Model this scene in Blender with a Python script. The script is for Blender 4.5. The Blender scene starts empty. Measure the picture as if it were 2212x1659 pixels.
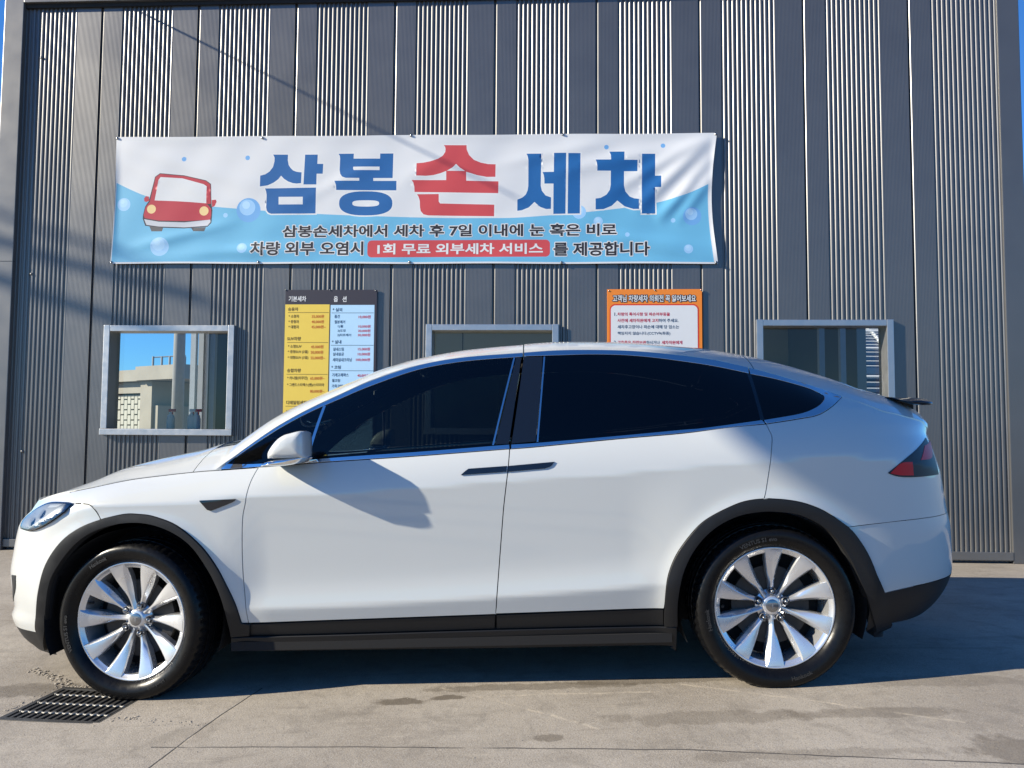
import bpy, bmesh, math, random
import numpy as np
from mathutils import Vector, Matrix
from mathutils.geometry import delaunay_2d_cdt

random.seed(7)
rng = np.random.default_rng(7)
SC = bpy.context.scene
COL = SC.collection
PI = math.pi

# ------------------------------------------------------------------ camera, sky, sun, exposure
FPX, PITCH, ROLL, CAMH = 1620.0, 0.0556, 0.0062, 1.182      # focal length in units of a 2212 px wide frame
_rt = Vector((1, 0, 0)); _fw = Vector((0, math.cos(PITCH), math.sin(PITCH))); _up = Vector((0, -math.sin(PITCH), math.cos(PITCH)))
RT = math.cos(ROLL) * _rt + math.sin(ROLL) * _up
UP = -math.sin(ROLL) * _rt + math.cos(ROLL) * _up
CAMP = Vector((0, 0, CAMH))
cam = bpy.data.cameras.new('camera'); cam_o = bpy.data.objects.new('camera', cam); COL.objects.link(cam_o)
cam.sensor_width = 36; cam.lens = FPX / 2212 * 36; cam.clip_start = 0.05; cam.clip_end = 2000
cam_o.matrix_world = Matrix(((RT.x, UP.x, -_fw.x, 0), (RT.y, UP.y, -_fw.y, 0), (RT.z, UP.z, -_fw.z, CAMH), (0, 0, 0, 1)))
SC.camera = cam_o

SUN_D = Vector((2.1, 0.51, -1.0)).normalized()               # direction the light travels
SUN_EL = math.asin(-SUN_D.z); SUN_AZ = math.atan2(-SUN_D.x, -SUN_D.y)
world = bpy.data.worlds.new('World'); SC.world = world; world.use_nodes = True
nt = world.node_tree; bg = nt.nodes['Background']
sky = nt.nodes.new('ShaderNodeTexSky'); sky.sky_type = 'NISHITA'; sky.sun_disc = False
sky.sun_elevation = SUN_EL; sky.sun_rotation = SUN_AZ; sky.air_density = 1.0; sky.dust_density = 0.0; sky.ozone_density = 5.0
tint = nt.nodes.new('ShaderNodeMix'); tint.data_type = 'RGBA'; tint.blend_type = 'MULTIPLY'; tint.inputs[0].default_value = 1.0; tint.inputs[7].default_value = (0.53, 1.05, 1.54, 1)   # clear, deep blue winter air
nt.links.new(sky.outputs[0], tint.inputs[6]); nt.links.new(tint.outputs[2], bg.inputs[0]); bg.inputs[1].default_value = 0.066
sun = bpy.data.lights.new('sun', 'SUN'); sun_o = bpy.data.objects.new('sun', sun); COL.objects.link(sun_o)
sun.energy = 4.9; sun.angle = math.radians(0.55); sun.color = (1.0, 0.91, 0.74)
sun_o.rotation_euler = SUN_D.to_track_quat('-Z', 'Y').to_euler(); sun_o.location = (-14, -3, 8)
SC.view_settings.view_transform = 'Standard'; SC.view_settings.look = 'None'
SC.view_settings.gamma = 1.0; SC.view_settings.use_curve_mapping = False
SC.view_settings.exposure = 0.9
SC.cycles.max_bounces = 10; SC.cycles.transparent_max_bounces = 16
SC.cycles.caustics_reflective = False; SC.cycles.caustics_refractive = False
SC.cycles.sample_clamp_indirect = 8.0

# ------------------------------------------------------------------ helpers
def empty(name, mat4=None, parent=None):
    o = bpy.data.objects.new(name, None); COL.objects.link(o); o.empty_display_size = 0.1
    if parent is not None: o.parent = parent
    if mat4 is not None: o.matrix_local = mat4
    return o

def tag(o, label=None, cat=None, group=None, kind=None):
    if label: o['label'] = label
    if cat: o['category'] = cat
    if group: o['group'] = group
    if kind: o['kind'] = kind
    return o

def mk(name, verts, faces, mat=None, parent=None, smooth=False, normals=None, fmat=None, loc=None):
    me = bpy.data.meshes.new(name)
    me.from_pydata([tuple(map(float, v)) for v in verts], [], [tuple(int(i) for i in f) for f in faces])
    mats = mat if isinstance(mat, (list, tuple)) else [mat]
    for m in mats: me.materials.append(m)
    if fmat is not None: me.polygons.foreach_set('material_index', [int(i) for i in fmat])
    if smooth or normals is not None: me.polygons.foreach_set('use_smooth', [True] * len(me.polygons))
    me.update()
    if normals is not None: me.normals_split_custom_set_from_vertices([tuple(map(float, n)) for n in normals])
    o = bpy.data.objects.new(name, me); COL.objects.link(o)
    if parent is not None: o.parent = parent
    if loc is not None: o.location = loc
    return o

class MB:
    def __init__(s): s.v = []; s.f = []
    def add(s, v, f):
        b = len(s.v); s.v += [tuple(p) for p in v]; s.f += [tuple(i + b for i in q) for q in f]; return s
    def box(s, a, b, bev=0.0):
        x0, y0, z0 = a; x1, y1, z1 = b
        if bev <= 0:
            v = [(x0,y0,z0),(x1,y0,z0),(x1,y1,z0),(x0,y1,z0),(x0,y0,z1),(x1,y0,z1),(x1,y1,z1),(x0,y1,z1)]
            return s.add(v, [(0,3,2,1),(4,5,6,7),(0,1,5,4),(1,2,6,5),(2,3,7,6),(3,0,4,7)])
        bm = bmesh.new(); bmesh.ops.create_cube(bm, size=1)
        for q in bm.verts: q.co = Vector((x0 + (q.co.x + .5) * (x1 - x0), y0 + (q.co.y + .5) * (y1 - y0), z0 + (q.co.z + .5) * (z1 - z0)))
        bmesh.ops.bevel(bm, geom=bm.edges[:], offset=bev, segments=2, affect='EDGES', profile=0.6)
        bm.verts.index_update(); v = [q.co[:] for q in bm.verts]; f = [[q.index for q in p.verts] for p in bm.faces]; bm.free()
        return s.add(v, f)
    def tube(s, pts, r, n=8, cap=True):
        pts = [Vector(p) for p in pts]; rs = r if isinstance(r, (list, tuple)) else [r] * len(pts)
        v = []; f = []
        for i, p in enumerate(pts):
            t = (pts[min(i + 1, len(pts) - 1)] - pts[max(i - 1, 0)]).normalized()
            a = t.cross(Vector((0, 0, 1)));
            if a.length < .01: a = t.cross(Vector((1, 0, 0)))
            a.normalize(); b = t.cross(a)
            for k in range(n):
                q = 2 * PI * k / n; v.append(tuple(p + rs[i] * (math.cos(q) * a + math.sin(q) * b)))
        for i in range(len(pts) - 1):
            for k in range(n):
                f.append((i*n+k, i*n+(k+1) % n, (i+1)*n+(k+1) % n, (i+1)*n+k))
        if cap: f.append(tuple(range(n))[::-1]); f.append(tuple(range((len(pts)-1)*n, len(pts)*n)))
        return s.add(v, f)
    def lathe(s, prof, n=64, closed=False, axis='y'):
        v = []; f = []; m = len(prof)
        for k in range(n):
            q = 2 * PI * k / n
            for (r, d) in prof: v.append((r * math.cos(q), d, r * math.sin(q)))
        for k in range(n):
            k2 = (k + 1) % n
            for j in range(m - 1 if not closed else m):
                j2 = (j + 1) % m
                f.append((k*m+j, k*m+j2, k2*m+j2, k2*m+j))
        return s.add(v, f)
    def build(s, name, mat, parent=None, smooth=False, loc=None, auto=None):
        o = mk(name, s.v, s.f, mat, parent, smooth, loc=loc)
        if auto is not None:
            o.data.polygons.foreach_set('use_smooth', [True] * len(o.data.polygons))
            bm = bmesh.new(); bm.from_mesh(o.data); bmesh.ops.recalc_face_normals(bm, faces=bm.faces[:])
            for e in bm.edges:
                if len(e.link_faces) != 2 or e.calc_face_angle(0) > math.radians(auto): e.smooth = False
            bm.to_mesh(o.data); bm.free()
        return o

def pchip(xs, ys):
    xs = np.asarray(xs, float); ys = np.asarray(ys, float); i = np.argsort(xs); xs = xs[i]; ys = ys[i]
    k = np.concatenate([[True], np.diff(xs) > 1e-6]); xs = xs[k]; ys = ys[k]
    h = np.diff(xs); d = np.diff(ys) / h; m = np.zeros(len(xs))
    if len(xs) > 2:
        w1 = 2 * h[1:] + h[:-1]; w2 = h[1:] + 2 * h[:-1]
        ok = d[1:] * d[:-1] > 0
        with np.errstate(divide='ignore', invalid='ignore'):
            hm = (w1 + w2) / (w1 / d[:-1] + w2 / d[1:])
        m[1:-1] = np.where(ok, hm, 0)
    m[0] = d[0]; m[-1] = d[-1]
    def f(x):
        x = np.clip(np.asarray(x, float), xs[0], xs[-1]); j = np.clip(np.searchsorted(xs, x) - 1, 0, len(h) - 1)
        t = (x - xs[j]) / h[j]
        return ((2*t**3-3*t**2+1)*ys[j] + (t**3-2*t**2+t)*h[j]*m[j] + (-2*t**3+3*t**2)*ys[j+1] + (t**3-t**2)*h[j]*m[j+1])
    return f

def sp(t, r):
    a = np.asarray(t, float) / r
    return r * np.where(a > 30, a, np.log1p(np.exp(np.minimum(a, 30))))
def sstep(a, b, x):
    t = np.clip((np.asarray(x, float) - a) / (b - a), 0, 1); return t * t * (3 - 2 * t)

def ray(px, py):
    d = _fw + RT * ((px - 1106) / FPX) - UP * ((py - 829.5) / FPX); return d
def project(p):
    q = Vector(p) - CAMP; z = q.dot(_fw); return 1106 + FPX * q.dot(RT) / z, 829.5 - FPX * q.dot(UP) / z

# ------------------------------------------------------------------ materials
def newmat(name):
    m = bpy.data.materials.new(name); m.use_nodes = True; return m, m.node_tree, m.node_tree.nodes['Principled BSDF']
def mat(name, col, rough=0.5, metal=0.0, coat=0.0, var=0.0, scale=8.0, bump=0.0, spec=0.5, rvar=0.0, emit=None, coatr=0.03):
    m, t, b = newmat(name)
    b.inputs['Base Color'].default_value = (*col, 1); b.inputs['Roughness'].default_value = rough; b.inputs['Metallic'].default_value = metal
    b.inputs['Specular IOR Level'].default_value = spec
    if coat: b.inputs['Coat Weight'].default_value = coat; b.inputs['Coat Roughness'].default_value = coatr
    if var or bump or rvar:
        tc = t.nodes.new('ShaderNodeTexCoord'); n = t.nodes.new('ShaderNodeTexNoise'); n.inputs['Scale'].default_value = scale; n.inputs['Detail'].default_value = 6
        t.links.new(tc.outputs['Object'], n.inputs['Vector'])
        if var:
            mx = t.nodes.new('ShaderNodeMix'); mx.data_type = 'RGBA'
            mx.inputs[6].default_value = (*[max(0, c * (1 - var)) for c in col], 1); mx.inputs[7].default_value = (*[min(1, c * (1 + var)) for c in col], 1)
            t.links.new(n.outputs['Fac'], mx.inputs[0]); t.links.new(mx.outputs[2], b.inputs['Base Color'])
        if rvar:
            mr = t.nodes.new('ShaderNodeMapRange'); mr.inputs[3].default_value = rough - rvar; mr.inputs[4].default_value = rough + rvar
            t.links.new(n.outputs['Fac'], mr.inputs[0]); t.links.new(mr.outputs[0], b.inputs['Roughness'])
        if bump:
            bp = t.nodes.new('ShaderNodeBump'); bp.inputs['Strength'].default_value = bump; bp.inputs['Distance'].default_value = 0.01
            t.links.new(n.outputs['Fac'], bp.inputs['Height']); t.links.new(bp.outputs[0], b.inputs['Normal'])
    return m
def glass(name, tint, refl=1.0, rough=0.0, ior=1.5):
    m = bpy.data.materials.new(name); m.use_nodes = True; t = m.node_tree; t.nodes.clear()
    out = t.nodes.new('ShaderNodeOutputMaterial'); tr = t.nodes.new('ShaderNodeBsdfTransparent'); gl = t.nodes.new('ShaderNodeBsdfGlossy')
    mx = t.nodes.new('ShaderNodeMixShader'); fr = t.nodes.new('ShaderNodeFresnel'); fr.inputs[0].default_value = ior
    tr.inputs[0].default_value = (*tint, 1); gl.inputs[0].default_value = (refl, refl, refl, 1); gl.inputs['Roughness'].default_value = rough
    t.links.new(fr.outputs[0], mx.inputs[0]); t.links.new(tr.outputs[0], mx.inputs[1]); t.links.new(gl.outputs[0], mx.inputs[2]); t.links.new(mx.outputs[0], out.inputs[0])
    return m

M = {}
M['clad'] = mat('charcoal metallic cladding', (0.155, 0.153, 0.153), 0.36, 0.6, var=0.10, scale=3.0, rvar=0.05, spec=0.5)
M['trim'] = mat('charcoal metal flashing', (0.17, 0.168, 0.168), 0.40, 0.5, var=0.10, scale=5, rvar=0.08)
M['dark'] = mat('dark shadow gap', (0.012, 0.013, 0.015), 0.8)
M['steel'] = mat('brushed steel', (0.50, 0.505, 0.51), 0.42, 0.9, var=0.10, scale=18, rvar=0.10)
M['winglass'] = glass('clear window glass', (0.84, 0.88, 0.89), 1.0)
M['olive'] = mat('interior olive panel', (0.52, 0.52, 0.38), 0.7, var=0.1, scale=2)
M['intgrey'] = mat('interior grey steel', (0.42, 0.46, 0.50), 0.6, var=0.1)
M['intdark'] = mat('interior dark', (0.07, 0.075, 0.085), 0.7, var=0.15)
M['white'] = mat('white car paint', (0.555, 0.57, 0.56), 0.38, 0.0, coat=1.0, spec=0.5)
M['plastic'] = mat('black textured plastic', (0.009, 0.0095, 0.011), 0.5, var=0.2, scale=250, bump=0.1, spec=0.35)
M['gloss'] = mat('gloss black', (0.006, 0.008, 0.012), 0.06, coat=0.6)
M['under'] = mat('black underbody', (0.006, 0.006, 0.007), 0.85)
M['chrome'] = mat('chrome', (0.82, 0.84, 0.86), 0.04, 1.0)
M['rubber'] = mat('tyre rubber', (0.005, 0.005, 0.0055), 0.30, var=0.3, scale=40, rvar=0.12, bump=0.05, spec=0.22)
M['rubber2'] = mat('raised tyre lettering', (0.03, 0.03, 0.031), 0.4)
M['alloy'] = mat('silver alloy', (0.70, 0.71, 0.73), 0.28, 0.75, coat=0.5, rvar=0.04, scale=20)
M['alloyd'] = mat('dull inner alloy', (0.28, 0.28, 0.29), 0.5, 0.8)
M['disc'] = mat('brake disc iron', (0.05, 0.046, 0.043), 0.5, 0.6, var=0.3, scale=30)
M['nut'] = mat('lug nut steel', (0.30, 0.31, 0.33), 0.22, 1.0)
M['sideglass'] = glass('tinted front side glass', (0.17, 0.20, 0.19), 0.9)
M['darkglass'] = glass('privacy rear glass', (0.012, 0.014, 0.016), 0.9)
M['roofglass'] = glass('tinted roof glass', (0.03, 0.035, 0.04), 0.9)
M['seat'] = mat('black seat leather', (0.02, 0.02, 0.022), 0.5)
M['lampglass'] = glass('clear lamp lens', (0.9, 0.93, 0.95), 1.0)
M['red'] = mat('red lamp lens', (0.62, 0.01, 0.018), 0.4, spec=0.25)
M['smoke'] = mat('smoked lamp lens', (0.03, 0.03, 0.035), 0.45, spec=0.25)
M['lampbowl'] = mat('grey lamp bowl', (0.20, 0.215, 0.24), 0.4, 0.3)
M['lampin'] = mat('lamp reflector', (0.50, 0.52, 0.55), 0.3, 0.5)
M['concrete2'] = mat('weathered concrete', (0.30, 0.275, 0.225), 0.85, var=0.25, scale=1.5, bump=0.3)
M['panelc'] = mat('pale concrete panel', (0.42, 0.41, 0.345), 0.85, var=0.12, scale=2)
M['green'] = mat('pale green girder paint', (0.36, 0.72, 0.52), 0.5, var=0.1)
M['polec'] = mat('grey concrete pole', (0.30, 0.30, 0.29), 0.8, var=0.15)
M['cable'] = mat('black cable', (0.015, 0.015, 0.016), 0.6)
M['grate'] = mat('galvanised grating', (0.075, 0.072, 0.067), 0.55, 0.5, var=0.4, scale=30)
M['gratel'] = mat('worn bright grating rod', (0.22, 0.21, 0.19), 0.5, 0.5, var=0.6, scale=40)
M['chip'] = mat('broken concrete chips', (0.34, 0.30, 0.245), 0.9, var=0.35, scale=25)
M['blocker'] = mat('grey shade blocker', (0.3, 0.3, 0.31), 0.5, 0.3)
# prints
def pr(n, c, r=0.55): M[n] = mat(n, c, r, var=0.03, scale=12)
pr('p_white', (0.72, 0.73, 0.74)); pr('p_blue', (0.008, 0.115, 0.35)); pr('p_red', (0.58, 0.065, 0.075)); pr('p_sky', (0.20, 0.56, 0.82))
pr('p_ink', (0.022, 0.02, 0.025)); pr('p_yellow', (0.80, 0.58, 0.09)); pr('p_pale', (0.46, 0.70, 0.92)); pr('p_navy', (0.03, 0.028, 0.045))
pr('p_orange', (0.85, 0.24, 0.025)); pr('p_redline', (0.68, 0.045, 0.02)); pr('p_brown', (0.09, 0.045, 0.01)); pr('p_orangetext', (0.55, 0.11, 0.01)); pr('p_crimson', (0.55, 0.012, 0.04))
pr('p_carred', (0.48, 0.035, 0.06)); pr('p_cargrey', (0.55, 0.57, 0.62)); pr('p_cream', (0.85, 0.62, 0.30)); pr('p_tyre', (0.10, 0.10, 0.11)); pr('p_navytext', (0.012, 0.06, 0.14))
pr('p_bubble', (0.16, 0.40, 0.74)); pr('p_bubble3', (0.40, 0.65, 0.90)); pr('p_bubble2', (0.33, 0.58, 0.86))
# banner cloth: very slightly translucent woven polyester
def cloth(name, col):
    m, t, b = newmat(name); b.inputs['Base Color'].default_value = (*col, 1); b.inputs['Roughness'].default_value = 0.6
    b.inputs['Sheen Weight'].default_value = 0.1
    return m
M['cloth'] = cloth('white banner cloth', (0.69, 0.70, 0.72)); M['clothblue'] = cloth('blue printed banner cloth', (0.14, 0.45, 0.68))

# ------------------------------------------------------------------ ground
def gz(x, y):
    x = np.asarray(x, float); y = np.asarray(y, float)
    slope = 0.0337
    xe = np.where(x > 1.7, 1.7 + np.tanh((x - 1.7) / .8) * .5, x)
    xe = np.where(xe < -2.0, -2.0 - np.tanh((-2.0 - xe) / .8) * .3, xe)
    z = 0.013 + slope * (xe - 1.2)
    k = 1 - sstep(5.0, 6.75, y)
    far = 1 - sstep(5.5, 9.0, np.abs(x))
    return z * k * far

def ground_hit(px, py):
    d = ray(px, py); t = 1.2 / max(1e-4, -d.z)
    for _ in range(12):
        p = CAMP + d * t; t = (CAMH - float(gz(p.x, p.y))) / -d.z
    p = CAMP + d * t; return p.x, p.y

GX0, GX1, GY0, GY1 = -.235, .235, -.19, .19      # drain opening, in the concrete's own slightly turned axes
DCX, DCY, DROT = -1.945, 3.475, math.radians(-8)
def to_world(u, v): return DCX + u * math.cos(DROT) - v * math.sin(DROT), DCY + u * math.sin(DROT) + v * math.cos(DROT)
def in_drain(x, y, m=.01):
    dx, dy = x - DCX, y - DCY; u = dx * math.cos(DROT) + dy * math.sin(DROT); v = -dx * math.sin(DROT) + dy * math.cos(DROT); return GX0 - m < u < GX1 + m and GY0 - m < v < GY1 + m
def axis_lines(lo, hi, step, extra, far):
    a = list(np.arange(lo, hi + 1e-6, step)) + extra + far
    a = sorted(a); o = [a[0]]
    for v in a[1:]:
        if v - o[-1] > 1e-4: o.append(v)
    a = [v for v in o if all(abs(v - e) < 1e-9 or abs(v - e) > step * .4 for e in extra)]
    return np.array(a)
ax = axis_lines(-6, 10, .14, [GX0, GX1], [-160, -80, -40, -20, -12, -9, 12, 20, 40, 80, 160])
ay = axis_lines(-5, 5, .14, [GY0, GY1], [-120, -60, -30, -17, -10, -7, 7, 10, 14, 25, 50, 100, 180])
UU_, VV_ = np.meshgrid(ax, ay); XX, YY = to_world(UU_, VV_); ZZ = gz(XX, YY); nx = len(ax)
gf = []
for j in range(len(ay) - 1):
    for i in range(nx - 1):
        cx, cy = (ax[i] + ax[i+1]) / 2, (ay[j] + ay[j+1]) / 2
        if GX0 < cx < GX1 and GY0 < cy < GY1: continue
        gf.append((j*nx+i, j*nx+i+1, (j+1)*nx+i+1, (j+1)*nx+i))

def concrete_ground():
    m, t, b = newmat('stained concrete yard'); L = t.links; N = t.nodes
    def node(k, **kw):
        n = N.new(k)
        for a, v in kw.items(): setattr(n, a, v)
        return n
    def math_(op, a, bb=None, c=None):
        n = node('ShaderNodeMath', operation=op)
        for i, v in enumerate((a, bb, c)):
            if v is None: continue
            if isinstance(v, (int, float)): n.inputs[i].default_value = v
            else: L.new(v, n.inputs[i])
        return n.outputs[0]
    def noise(scale, detail=6, rough=.6, vec=None, dist=0):
        n = node('ShaderNodeTexNoise'); n.inputs['Scale'].default_value = scale; n.inputs['Detail'].default_value = detail; n.inputs['Roughness'].default_value = rough; n.inputs['Distortion'].default_value = dist
        L.new(vec if vec is not None else pos, n.inputs['Vector']); return n.outputs['Fac']
    def ramp(f, a, bb):
        n = node('ShaderNodeMapRange', clamp=True); n.interpolation_type = 'SMOOTHSTEP'; n.inputs[1].default_value = a; n.inputs[2].default_value = bb; L.new(f, n.inputs[0]); return n.outputs[0]
    def mixc(f, a, bb):
        n = node('ShaderNodeMix'); n.data_type = 'RGBA'; L.new(f, n.inputs[0])
        for s, v in ((6, a), (7, bb)):
            if isinstance(v, tuple): n.inputs[s].default_value = (*v, 1)
            else: L.new(v, n.inputs[s])
        return n.outputs[2]
    tc = node('ShaderNodeTexCoord'); pos = tc.outputs['Object']; sx = node('ShaderNodeSeparateXYZ'); L.new(pos, sx.inputs[0]); X = sx.outputs[0]; Y = sx.outputs[1]
    col = mixc(ramp(noise(1.1, 5), .32, .68), (0.27, 0.232, 0.185), (0.365, 0.322, 0.266))
    col = mixc(math_('MULTIPLY', ramp(noise(230, 2), .46, .68), .6), col, (0.46, 0.43, 0.38))
    col = mixc(math_('MULTIPLY', ramp(noise(150, 3), .54, .68), .60), col, (0.14, 0.12, 0.10))
    col = mixc(math_('MULTIPLY', ramp(noise(16, 6, .7), .50, .72), .30), col, (0.17, 0.145, 0.115))
    col = mixc(math_('MULTIPLY', ramp(noise(4.2, 7, .65, None, .8), .50, .66), .34), col, (0.165, 0.145, 0.12))
    col = mixc(math_('MULTIPLY', ramp(noise(34, 5, .7, None, .5), .58, .74), .35), col, (0.44, 0.40, 0.34))
    st = node('ShaderNodeVectorMath', operation='MULTIPLY'); L.new(pos, st.inputs[0]); st.inputs[1].default_value = (0.5, 3.0, 1)
    streak = noise(2.2, 6, .65, st.outputs[0], .6)
    col = mixc(math_('MULTIPLY', ramp(streak, .54, .74), .40), col, (0.125, 0.105, 0.082))
    st2 = node('ShaderNodeVectorMath', operation='MULTIPLY'); L.new(pos, st2.inputs[0]); st2.inputs[1].default_value = (1.2, 9.0, 1)
    col = mixc(math_('MULTIPLY', ramp(noise(3.1, 4, .6, st2.outputs[0], .3), .60, .72), .30), col, (0.48, 0.42, 0.33))
    edge = noise(9, 5, .65)
    # stains with a shape of their own: (x, y, rx, ry, strength)
    spots = []
    for (px, py, rx, ry, s) in [(862, 1516, .13, .05, .75), (968, 1507, .085, .035, .75), (1192, 1594, .07, .04, .55), (1160, 1483, .55, .05, .5), (1420, 1470, .5, .05, .5),
                                (1880, 1540, .4, .06, .35), (2195, 1622, .16, .14, .5), (1530, 1550, .5, .08, .35), (60, 1490, .34, .10, .5), (1760, 1628, .5, .05, .3), (2050, 1470, .5, .08, .3)]:
        x, y = ground_hit(px, py); spots.append((x, y, rx, ry, s))
    for (x, y, rx, ry, s) in spots:
        a = math_('DIVIDE', math_('SUBTRACT', X, x), rx); c = math_('DIVIDE', math_('SUBTRACT', Y, y), ry)
        r = math_('SQRT', math_('ADD', math_('MULTIPLY', a, a), math_('MULTIPLY', c, c)))
        r = math_('ADD', r, math_('MULTIPLY', math_('SUBTRACT', edge, .5), 1.9))
        n = node('ShaderNodeMapRange', clamp=True); n.inputs[1].default_value = 1.0; n.inputs[2].default_value = .72; n.inputs[3].default_value = 0; n.inputs[4].default_value = s; L.new(r, n.inputs[0])
        col = mixc(n.outputs[0], col, (0.085, 0.066, 0.044))
    # pale dried runs
    def seg(p, q, wid, wob):
        (x0, y0), (x1, y1) = p, q; dx, dy = x1 - x0, y1 - y0; ln = math.hypot(dx, dy); ux, uy = dx / ln, dy / ln
        ex = math_('SUBTRACT', X, x0); ey = math_('SUBTRACT', Y, y0)
        al = math_('ADD', math_('MULTIPLY', ex, ux), math_('MULTIPLY', ey, uy)); ac = math_('SUBTRACT', math_('MULTIPLY', ex, -uy), math_('MULTIPLY', ey, -ux))
        ac = math_('ADD', ac, math_('MULTIPLY', math_('SUBTRACT', noise(5, 4), .5), wob))
        d = math_('ABSOLUTE', ac); over = math_('MAXIMUM', math_('SUBTRACT', al, ln), math_('MULTIPLY', al, -1)); d = math_('MAXIMUM', d, over)
        n = node('ShaderNodeMapRange', clamp=True); n.inputs[1].default_value = wid; n.inputs[2].default_value = wid * .45; n.inputs[3].default_value = 0; n.inputs[4].default_value = 1; L.new(d, n.inputs[0]); return n.outputs[0]
    for a, c in [((935, 1482), (1195, 1545)), ((1195, 1545), (1290, 1575)), ((1475, 1478), (1800, 1520)), ((1800, 1520), (2080, 1560)), ((1085, 1502), (1420, 1494))]:
        f = seg(ground_hit(*a), ground_hit(*c), .011, .05); col = mixc(math_('MULTIPLY', math_('MULTIPLY', f, ramp(edge, .35, .6)), .55), col, (0.52, 0.45, 0.35))
    joints = None
    for a, c in [((300, 1676), (443, 1569)), ((443, 1569), (566, 1487)), ((330, 1614), (737, 1613)), ((737, 1613), (1475, 1619)), ((1475, 1619), (2300, 1655)), ((250, 1520 + 40), (443, 1569))][:5]:
        f = seg(ground_hit(*a), ground_hit(*c), .0055, .018); joints = f if joints is None else math_('MAXIMUM', joints, f)
    jm = math_('MULTIPLY', joints, ramp(noise(3, 3), .25, .5))
    col = mixc(math_('MULTIPLY', jm, .8), col, (0.035, 0.03, 0.026))
    L.new(col, b.inputs['Base Color'])
    rr = node('ShaderNodeMapRange'); rr.inputs[3].default_value = .62; rr.inputs[4].default_value = .9; L.new(streak, rr.inputs[0]); L.new(rr.outputs[0], b.inputs['Roughness'])
    h = math_('ADD', math_('MULTIPLY', noise(150, 4), .5), math_('MULTIPLY', noise(14, 5), 1.0)); h = math_('SUBTRACT', h, math_('MULTIPLY', jm, 1.6))
    bp = node('ShaderNodeBump'); bp.inputs['Strength'].default_value = .55; bp.inputs['Distance'].default_value = .006; L.new(h, bp.inputs['Height']); L.new(bp.outputs[0], b.inputs['Normal'])
    return m
M['ground'] = concrete_ground()
gverts = np.stack([XX.ravel(), YY.ravel(), ZZ.ravel()], -1)
tag(mk('ground', gverts, gf, M['ground'], smooth=True), 'stained concrete yard in front of the car wash', kind='structure')

# ------------------------------------------------------------------ the car wash building
DW, YW, PER, XS = 6.8594, 0.0455, 0.9512, -3.9982
EX = Vector((math.cos(YW), -math.sin(YW), 0)); EY = Vector((math.sin(YW), math.cos(YW), 0))
MW = Matrix(((EX.x, EY.x, 0, 0), (EX.y, EY.y, 0, DW), (0, 0, 1, 0), (0, 0, 0, 1)))
def wallpt(px, py, off=0.0):
    d = ray(px, py); o = CAMP - Vector((0, DW, 0)); t = (-off - o.dot(EY)) / d.dot(EY); p = o + d * t
    return p.dot(EX), p.z
bld = empty('car_wash_building', MW)
tag(bld, 'charcoal ribbed metal car wash building with steel framed windows', 'building')
ZTOP = wallpt(300, 13)[1]; ZCAP = ZTOP + .42
SL = XS - PER + .2095; SR = XS + 8 * PER + .2095 + 14 * .0424
TL0, TL1 = wallpt(11, 6, .045)[0], wallpt(52, 6, .045)[0]; TR0, TR1 = wallpt(2153, 10, .02)[0], wallpt(2200, 10, .02)[0]
print('wall', SL, SR, TL0, TL1, TR0, TR1)
WIN = []                                   # outer frame rectangles (s0, s1, z0, z1)
for (a, b_, c) in (((229, 703), (503, 941), None), ((921, 701), (1206, 940), None), ((1632, 691), (1932, 940), None)):
    s0, z1 = wallpt(*a); s1, z0 = wallpt(*b_)
    WIN.append((s0, s1, z0, z1))

def profile(i):
    p = [(0, 0), (.004, .022), (.013, .022), (.021, .009), (.027, .0022), (.031, 0.0)]
    def flat(a, b_):
        n = max(1, int(round((b_ - a) / .0125))); st = (b_ - a) / n
        for k in range(n): p.append((a + (k + .5) * st, .0009)); p.append((a + (k + 1) * st, 0))
    flat(.031, .2095)
    x = .2095
    for k in range(14 if i == 8 else 12):
        p.extend([(x + .0065, .0105), (x + .0165, .0115), (x + .0225, .0052), (x + .0265, .0019), (x + .030, .0004), (x + .034, 0), (x + .0424, 0)]); x += .0424
    if i < 8: flat(.7183, PER)
    return p
for i in range(-1, 9):
    base = XS + i * PER; pr_ = [(base + a, d) for a, d in profile(i)]
    if i == -1: pr_ = [q for q in pr_ if q[0] >= SL - 1e-6]
    if i == 8: pr_ = [q for q in pr_ if q[0] <= SR + 1e-6]
    mb = MB()
    for (a, da), (b_, db) in zip(pr_[:-1], pr_[1:]):
        iv = [(.02, ZTOP)]
        mid = (a + b_) / 2
        for (s0, s1, z0, z1) in WIN:
            if s0 + .03 < mid < s1 - .03:
                iv = [(.02, z0 + .03), (z1 - .03, ZTOP)]
        for (zz0, zz1) in iv:
            mb.add([(a, da, zz0), (b_, db, zz0), (b_, db, zz1), (a, da, zz1)], [(0, 1, 2, 3)])
    mb.build('cladding_panel', M['clad'], bld)
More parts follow.
